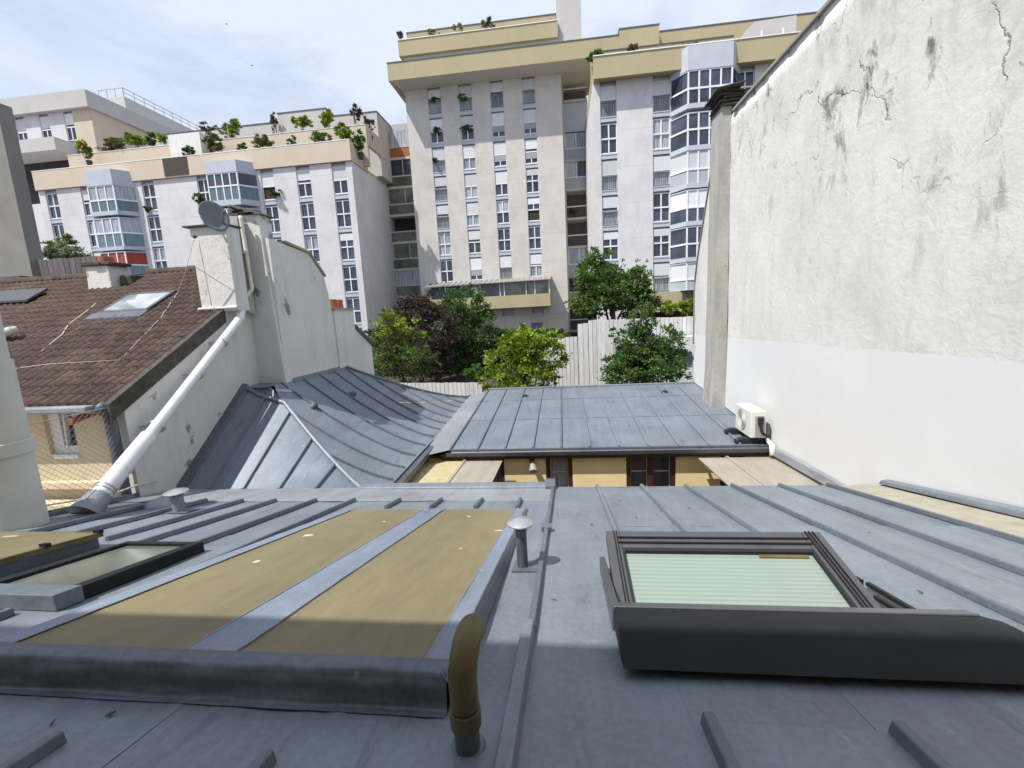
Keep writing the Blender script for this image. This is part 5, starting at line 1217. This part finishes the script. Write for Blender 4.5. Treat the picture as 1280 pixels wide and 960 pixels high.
# ------------------------------------------------------------------ garden fences
def board_fence(label, segs, Y, z0, loc):
    t_ = thing('white_board_fence', loc, label, 'fence')
    for (x0, x1, z1, z1b) in segs:
        n = int((x1-x0)/.165); me = None
        for i in range(n):
            x = x0+i*(x1-x0)/n; zt_ = z1+(z1b-z1)*i/n; wd = (x1-x0)/n
            if me is None: me = MB().box(0, wd-.016, 0, .03, -(zt_-z0), 0).mesh('board', MT['white_slat'])
            inst('board', me, t_, Vector((x, Y+random.uniform(0, .012), zt_+random.uniform(-.012, .012)))-wloc(t_))
        for zz_ in (z0+.35, (z0+z1)/2, z1-.2): MB().box(x0, x1, Y+.035, Y+.09, zz_, zz_+.07).build('rail', 'white_slat', t_)
    return t_
board_fence('tall white vertical board fence stepping up behind the mid zinc roof', [(-1.4, .60, -1.16, -1.10), (.62, 1.05, -.58, -.54), (1.06, 5.35, -.46, -.50)], 19, -3.35, (2, 19, -3.35))
board_fence('low white board fence behind the hipped zinc roof at the foot of the trees', [(-7.2, -3.2, -2.50, -2.60)], 17, -3.35, (-5, 17, -3.35))
# a pier with a window to the right, under the white wall
gp_ = thing('garden_annex', (5.6, 21, -3.35), 'small pale garden building with one dark window just left of the party wall', 'building')
p = atY(858, 447, 18.5)
MB().box(4.45, 6, 18.2, 18.8, -3.35, -1.25).build('wall', 'white_slat', gp_)
MB().box(4.62, 4.98, 18.15, 18.19, -2.35, -1.85).build('window', 'glass', gp_)
gl_ = thing('globe_lamp', (-4.0, 26, -3.35), 'white globe garden lamp among the dark trees', 'lamp')
p = atY(614, 426, 26)
m_ = MB(); m_.grid(lambda u, v: (p.x+.16*math.sin(math.pi*u)*math.cos(2*math.pi*v), 26+.16*math.sin(math.pi*u)*math.sin(2*math.pi*v), p.z+.16*math.cos(math.pi*u)), 10, 16).build('globe', 'white_frame', gl_, True)
MB().tube([(p.x, 26, -3.35), (p.x, 26, p.z-.14)], .04, 8).build('post', 'rail_dark', gl_)

# ------------------------------------------------------------------ vegetation
def leaves(blobs, n, size, aspect=1.7, shell=.42, seed=0):
    """small bent leaves scattered through a set of ellipsoidal clumps, denser towards their outside"""
    rnd = random.Random(seed); v = []; f = []
    wts = [b[3]*b[4]*b[5] for b in blobs]; tot = sum(wts)
    for b_, w_ in zip(blobs, wts):
        k = int(n*w_/tot)+1; cl = [(rnd.gauss(0, 1), rnd.gauss(0, 1), rnd.gauss(0, 1)) for _ in range(max(3, k//44))]
        cl = [Vector(c).normalized()*(shell+(1-shell)*rnd.random()**.6) for c in cl]
        for i in range(k):
            c = rnd.choice(cl); q = c+Vector((rnd.gauss(0, .125), rnd.gauss(0, .125), rnd.gauss(0, .085)))
            p = Vector((b_[0]+q.x*b_[3], b_[1]+q.y*b_[4], b_[2]+q.z*b_[5]))
            s = size*1.15*rnd.uniform(.6, 1.35); d = (q+Vector((rnd.uniform(-1, 1), rnd.uniform(-1, 1), rnd.uniform(-.6, .9)))).normalized()
            a = d.cross(Vector((rnd.uniform(-1, 1), rnd.uniform(-1, 1), rnd.uniform(-1, 1)))).normalized(); nrm_ = d.cross(a)
            j = len(v); v += [tuple(p), tuple(p+d*s*.5*aspect+a*s*.42+nrm_*s*.12), tuple(p+d*s*aspect), tuple(p+d*s*.5*aspect-a*s*.42+nrm_*s*.12)]
            f.append([j, j+1, j+2, j+3])
    m_ = MB(); m_.v = v; m_.f = f; m_.raw = True; return m_
def tree(name, label, x, y, zg, blobs, n, size, mats, seed, trunk=.12, cat='tree', limbs=9, group=None):
    t_ = thing(name, (x, y, zg), label, cat, group); rnd = random.Random(seed*3+1)
    def tufts(bs):
        out = list(bs)
        for b_ in bs:
            for k in range(4):
                d = Vector((rnd.gauss(0, 1), rnd.gauss(0, .7), rnd.gauss(.25, 1))).normalized(); r_ = rnd.uniform(.20, .46)
                e_ = rnd.uniform(.9, 1.18); out.append((b_[0]+d.x*b_[3]*e_, b_[1]+d.y*b_[4]*e_, b_[2]+d.z*b_[5]*e_, b_[3]*r_, b_[4]*r_, b_[5]*r_*1.1))
        return out
    top_ = max(b[2] for b in blobs)
    tk = MB(); zt_ = zg+(top_-zg)*.8
    pts_ = [(x+rnd.uniform(-.04, .04)*k, y+rnd.uniform(-.04, .04)*k, zg+(zt_-zg)*k/5) for k in range(6)]
    tk.tube(pts_, [trunk*(1-.14*k) for k in range(6)], 8).build('trunk', 'bark', t_, True)
    br = MB()
    for i in range(limbs):
        b_ = blobs[i % len(blobs)]; k = rnd.uniform(.25, .95); s = Vector(pts_[0]).lerp(Vector(pts_[-1]), k)
        e = Vector((b_[0]+rnd.uniform(-.75, .75)*b_[3], b_[1]+rnd.uniform(-.75, .75)*b_[4], b_[2]+rnd.uniform(-.4, .8)*b_[5]))
        m1 = s.lerp(e, .5)+Vector((rnd.uniform(-.1, .1), rnd.uniform(-.1, .1), rnd.uniform(.0, .15)))
        br.tube([s, m1, e], [trunk*.38, trunk*.24, trunk*.07], 5)
    br.build('limbs', 'bark', t_, True)
    for i, (mt, share) in enumerate(mats):
        bl = blobs if len(mats) == 1 else (share[1] if isinstance(share, tuple) else blobs)
        sh = share[0] if isinstance(share, tuple) else share
        leaves(tufts(bl), int(n*sh), size, seed=seed+i*17).build('crown', mt, t_)
    return t_
def B(px, py, Y, rpx, rpy, dy=None):               # clump from a sight line and apparent radii at distance Y
    c = atY(px, py, Y); s = c.dot(fw)/F_PX; return (c.x, c.y, c.z, rpx*s, dy if dy else rpx*s*.9, rpy*s)
T1 = [B(655, 435, 17, 26, 22), B(632, 455, 17, 26, 24), B(683, 448, 17, 24, 28), B(662, 470, 17, 36, 18), B(618, 472, 17, 18, 14), B(690, 428, 17, 12, 10), B(640, 428, 17, 14, 12)]
tree('small_garden_tree', 'bushy yellow-green tree behind the middle of the mid zinc roof', T1[0][0], 17, -3.35, T1, 14000, .062, [('leaf_limemix', .75), ('leaf_lime', (.35, T1[:1]+T1[5:]))], 1)
T2 = [B(804, 402, 16.3, 16, 24), B(800, 432, 16.3, 30, 26), B(812, 456, 16.3, 42, 26), B(785, 462, 16.3, 30, 22), B(835, 432, 16.3, 20, 20), B(806, 384, 16.3, 8, 13), B(848, 475, 16.3, 12, 12)]
tree('conical_tree', 'dark green conical tree in front of the white board fence', T2[0][0], 16.3, -3.35, T2, 21000, .055, [('leaf_dark', .8), ('leaf_green', .2)], 2, .14)
T3 = [B(742, 345, 24, 20, 24), B(765, 358, 24, 34, 26), B(790, 352, 24, 22, 18), B(728, 378, 24, 18, 12), B(750, 322, 24, 14, 13), B(748, 385, 24, 26, 10), B(800, 385, 24, 26, 16), B(795, 368, 24, 20, 14)]
tree('broad_tree', 'broad mid green tree standing before the loggias above the white fence', T3[1][0], 24, -3.35, T3, 17000, .085, [('leaf_green', .75), ('leaf_dark', .2), ('leaf_olive', .12)], 3, .2)
T4 = [B(520, 395, 22, 28, 24), B(545, 415, 22, 28, 34), B(505, 415, 22, 24, 20), B(535, 380, 22, 20, 14), B(540, 450, 22, 26, 22), B(500, 385, 22, 12, 10)]
tree('purple_leaved_tree', 'purple-brown leaved tree between the lime bush and the dark green tree', T4[0][0], 22, -3.35, T4, 13000, .075, [('leaf_purple', 1.0)], 4, .15)
T5 = [B(580, 385, 24, 26, 24), B(592, 412, 24, 28, 26), B(565, 405, 24, 22, 30), B(580, 440, 24, 34, 24), B(600, 392, 24, 14, 14), B(560, 368, 24, 10, 10)]
tree('dark_green_tree', 'dark green tree right of the purple one in front of the tower balcony', T5[0][0], 24, -3.35, T5, 16000, .075, [('leaf_dark', .75), ('leaf_green', .3)], 5, .18)
T6 = [B(490, 415, 18.6, 20, 22), B(522, 412, 18.6, 10, 13), B(485, 440, 18.6, 18, 20), B(505, 452, 18.6, 30, 22), B(525, 440, 18.6, 18, 22), B(500, 470, 18.6, 28, 12), B(478, 425, 18.6, 10, 26)]
tree('lime_bush', 'airy shrub with bright lime green tips at the left end of the garden', T6[0][0]+.3, 18.6, -3.35, T6, 10000, .055, [('leaf_olive', .65), ('leaf_green', (.22, T6[2:4])), ('leaf_lime', (.26, T6[:2]))], 6, .07)
T7 = [B(592, 467, 20, 11, 10), B(604, 466, 20, 9, 8)]
tree('round_hedge', 'small clipped round green hedge left of the yellow-green tree', T7[0][0], 20, -3.35, T7, 2600, .05, [('leaf_green', 1.0)], 7, .05, 'hedge', 4)
T8 = [B(850, 385, 29, 10, 8), B(866, 383, 29, 10, 9), B(835, 384, 29, 9, 7)]
tree('low_hedge', 'bright green low hedge on the ledge just left of the party wall', T8[0][0], 29, -3.35, T8, 2200, .09, [('leaf_limemix', 1.0)], 8, .06, 'hedge', 4)
T9 = [B(80, 312, 13, 17, 10), B(66, 318, 13, 14, 9), B(92, 320, 13, 16, 6), B(85, 302, 13, 10, 6)]
tree('pale_shrub', 'pale grey-green feathery shrub above the timber fence at the left', T9[0][0], 13, -1, T9, 2600, .05, [('leaf_pale', .8), ('leaf_olive', .3)], 9, .05, 'shrub')
T10 = [B(x_, y_, 26.5, 26, 14, 1.2) for x_ in range(480, 690, 26) for y_ in (425, 448, 466)]
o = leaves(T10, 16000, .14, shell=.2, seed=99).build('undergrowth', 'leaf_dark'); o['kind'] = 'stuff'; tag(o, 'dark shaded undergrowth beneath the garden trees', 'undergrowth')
# plants on the terraces: (x px, y px, depth, half width, half height, material, name, label)
PL = [(105, 184, 38.6, 9, 12, 'leaf_lime', 'potted_shrub', 'lime green shrub at the left end of the beige terrace'),
 (140, 180, 40.4, 22, 9, 'leaf_olive', 'climbing_plant', 'thin olive climber stretched along the left part of the beige terrace'),
 (171, 174, 40.6, 14, 10, 'leaf_limemix', 'potted_shrub', 'rounded yellow-green shrub on the terrace left of the white cabin'),
 (188, 172, 40.6, 7, 9, 'leaf_dark', 'potted_shrub', 'small dark conifer just left of the white cabin'),
 (205, 173, 40.6, 8, 7, 'leaf_limemix', 'potted_shrub', 'low reddish yellow shrub touching the white cabin'),
 (237, 188, 38.8, 9, 7, 'leaf_dark', 'potted_shrub', 'dark drooping plant in front of the white cabin'),
 (266, 180, 38.9, 15, 14, 'leaf_olive', 'reed_clump', 'wide clump of green reeds right of the white cabin'),
 (263, 160, 40.8, 14, 10, 'leaf_purple', 'potted_shrub', 'dark purple shrub above the reeds'),
 (290, 160, 40.8, 14, 11, 'leaf_limemix', 'potted_shrub', 'bright green shrub on the upper terrace above the second bay'),
 (302, 182, 38.8, 7, 7, 'leaf_dark', 'potted_shrub', 'small dark ball shrub on the lower terrace above the second bay'),
 (330, 178, 38.8, 13, 11, 'leaf_olive', 'potted_shrub', 'olive feathery shrub on the lower terrace'),
 (342, 152, 42.5, 6, 12, 'leaf_purple', 'potted_tree', 'thin dark little tree on the roof edge above the olive shrub'),
 (364, 177, 38.8, 8, 6, 'leaf_dark', 'potted_shrub', 'low dark rounded shrub beside a white stone on the lower terrace'),
 (378, 153, 40.8, 12, 9, 'leaf_limemix', 'potted_shrub', 'pair of yellow-green shrubs on the upper terrace'),
 (407, 146, 40.8, 9, 14, 'leaf_lime', 'potted_tree', 'tall airy lime green tree on the upper terrace'),
 (400, 172, 38.8, 13, 8, 'leaf_green', 'potted_shrub', 'spreading bright green shrub overhanging the lower parapet'),
 (430, 164, 39.0, 12, 14, 'leaf_limemix', 'potted_shrub', 'large green shrub near the right corner of the lower terrace'),
 (448, 174, 39.0, 9, 12, 'leaf_green', 'potted_shrub', 'green shrub hanging over the right corner of the lower terrace'),
 (444, 138, 40.8, 10, 13, 'leaf_purple', 'potted_tree', 'bare purplish little tree at the right end of the upper terrace'),
 (460, 155, 41.2, 9, 10, 'leaf_purple', 'potted_shrub', 'dark drooping shrub at the corner below the purplish tree'),
 (500, 43, 43, 6, 6, 'leaf_purple', 'potted_shrub', 'small dark shrub at the left corner of the tower roof'),
 (540, 41, 43, 9, 3, 'leaf_dry', 'potted_shrub', 'dry low plants on the left part of the tower roof terrace'),
 (572, 35, 43, 8, 4, 'leaf_dry', 'potted_shrub', 'scrubby plants on the middle of the tower roof terrace'),
 (611, 29, 43, 12, 4, 'leaf_olive', 'potted_shrub', 'dark olive plants on the right part of the tower roof terrace'),
 (744, 70, 34.6, 10, 7, 'leaf_green', 'potted_shrub', 'green shrub on the left corner of the right hand roof terrace'),
 (791, 62, 35.6, 9, 6, 'leaf_dry', 'potted_shrub', 'bare twiggy plant in the middle of the right hand roof terrace'),
 (863, 57, 35.2, 12, 4, 'leaf_dry', 'potted_shrub', 'row of brownish plants above the polygonal bay'),
 (580, 121, 42.9, 8, 3, 'leaf_green', 'window_box_plant', 'green plants on the top railing of the second tower window column'),
 (543, 125, 42.9, 8, 2, 'leaf_dark', 'window_box_plant', 'two dark plants on the top railing of the first tower window column'),
 (545, 163, 42.9, 6, 2.5, 'leaf_dark', 'window_box_plant', 'dark plant on the second railing of the first tower window column'),
 (583, 160, 42.9, 7, 3, 'leaf_dark', 'window_box_plant', 'dark plants on the second railing of the second tower window column'),
 (544, 200, 42.9, 3, 2, 'leaf_dark', 'window_box_plant', 'tiny dark plant on the third railing of the first tower window column'),
 (718, 265, 45.0, 8, 5, 'leaf_olive', 'balcony_plant', 'plants on the open dark loggia beside the tower'),
 (345, 240, 37.8, 9, 5, 'leaf_dark', 'balcony_plant', 'dark plant box right of the second glazed bay'),
 (251, 250, 37.7, 7, 9, 'leaf_dark', 'balcony_plant', 'dark balcony plants left of the second glazed bay'),
 (184, 262, 37.9, 7, 4, 'leaf_green', 'window_box_plant', 'green plants in a window right of the first glazed bay')]
for i, (px, py, Y, rx_, ry_, mt, nm, lab) in enumerate(PL):
    b_ = B(px, py+ry_*.12, Y, rx_*.92, ry_*.86, None); big = rx_*ry_*.8
    t_ = thing(nm, (b_[0], b_[1], b_[2]-b_[5]), lab, 'plant', 'plants on terraces and balconies')
    rnd = random.Random(i+40); bl = [(b_[0]+rnd.uniform(-.5, .5)*b_[3], b_[1]+rnd.uniform(-.2, .2), b_[2]+rnd.uniform(-.5, .5)*b_[5], b_[3]*.62, min(b_[4], .8)*.7, b_[5]*.62) for _ in range(6)]
    n_ = int(340+big*(16 if mt not in ('leaf_purple', 'leaf_dry') else 4.5))
    leaves(bl, n_, .085 if big > 40 else .07, seed=i+200).build('foliage', mt, t_)
    sm = MB()
    for k in range(5 if big > 50 else 2): sm.tube([(b_[0]+rnd.uniform(-.2, .2), b_[1], b_[2]-b_[5]*1.2), (b_[0]+rnd.uniform(-.6, .6)*b_[3], b_[1]+rnd.uniform(-.2, .2), b_[2]+rnd.uniform(.1, .8)*b_[5])], [.03, .012], 4)
    sm.build('stems', 'bark', t_)
    if nm in ('potted_shrub', 'potted_tree', 'reed_clump'):
        z_ = b_[2]-b_[5]*1.1; MB().tube([(b_[0], b_[1]+.25, z_-.65), (b_[0], b_[1]+.25, z_-.15)], [.18, .25], 10).build('pot', 'soot', t_)
# swifts in the sky
for i, (px, py, lab) in enumerate(((283, 30, 'upper of two tiny dark birds in the sky'), (315, 82, 'lower of two tiny dark birds in the sky'))):
    p = atY(px, py, 60); t_ = thing('bird', p, lab, 'bird', 'birds in the sky')
    MB().tube([p+Vector((-.08, -.16, 0)), p, p+Vector((.05, .12, 0))], [.01, .045, .01], 6).build('body', 'bird', t_)
    for sg in (-1, 1): MB().poly([p, p+Vector((sg*.10, -.03, .04)), p+Vector((sg*.22, .07, .02)), p+Vector((sg*.09, .06, .03))]).build('wing', 'bird', t_)
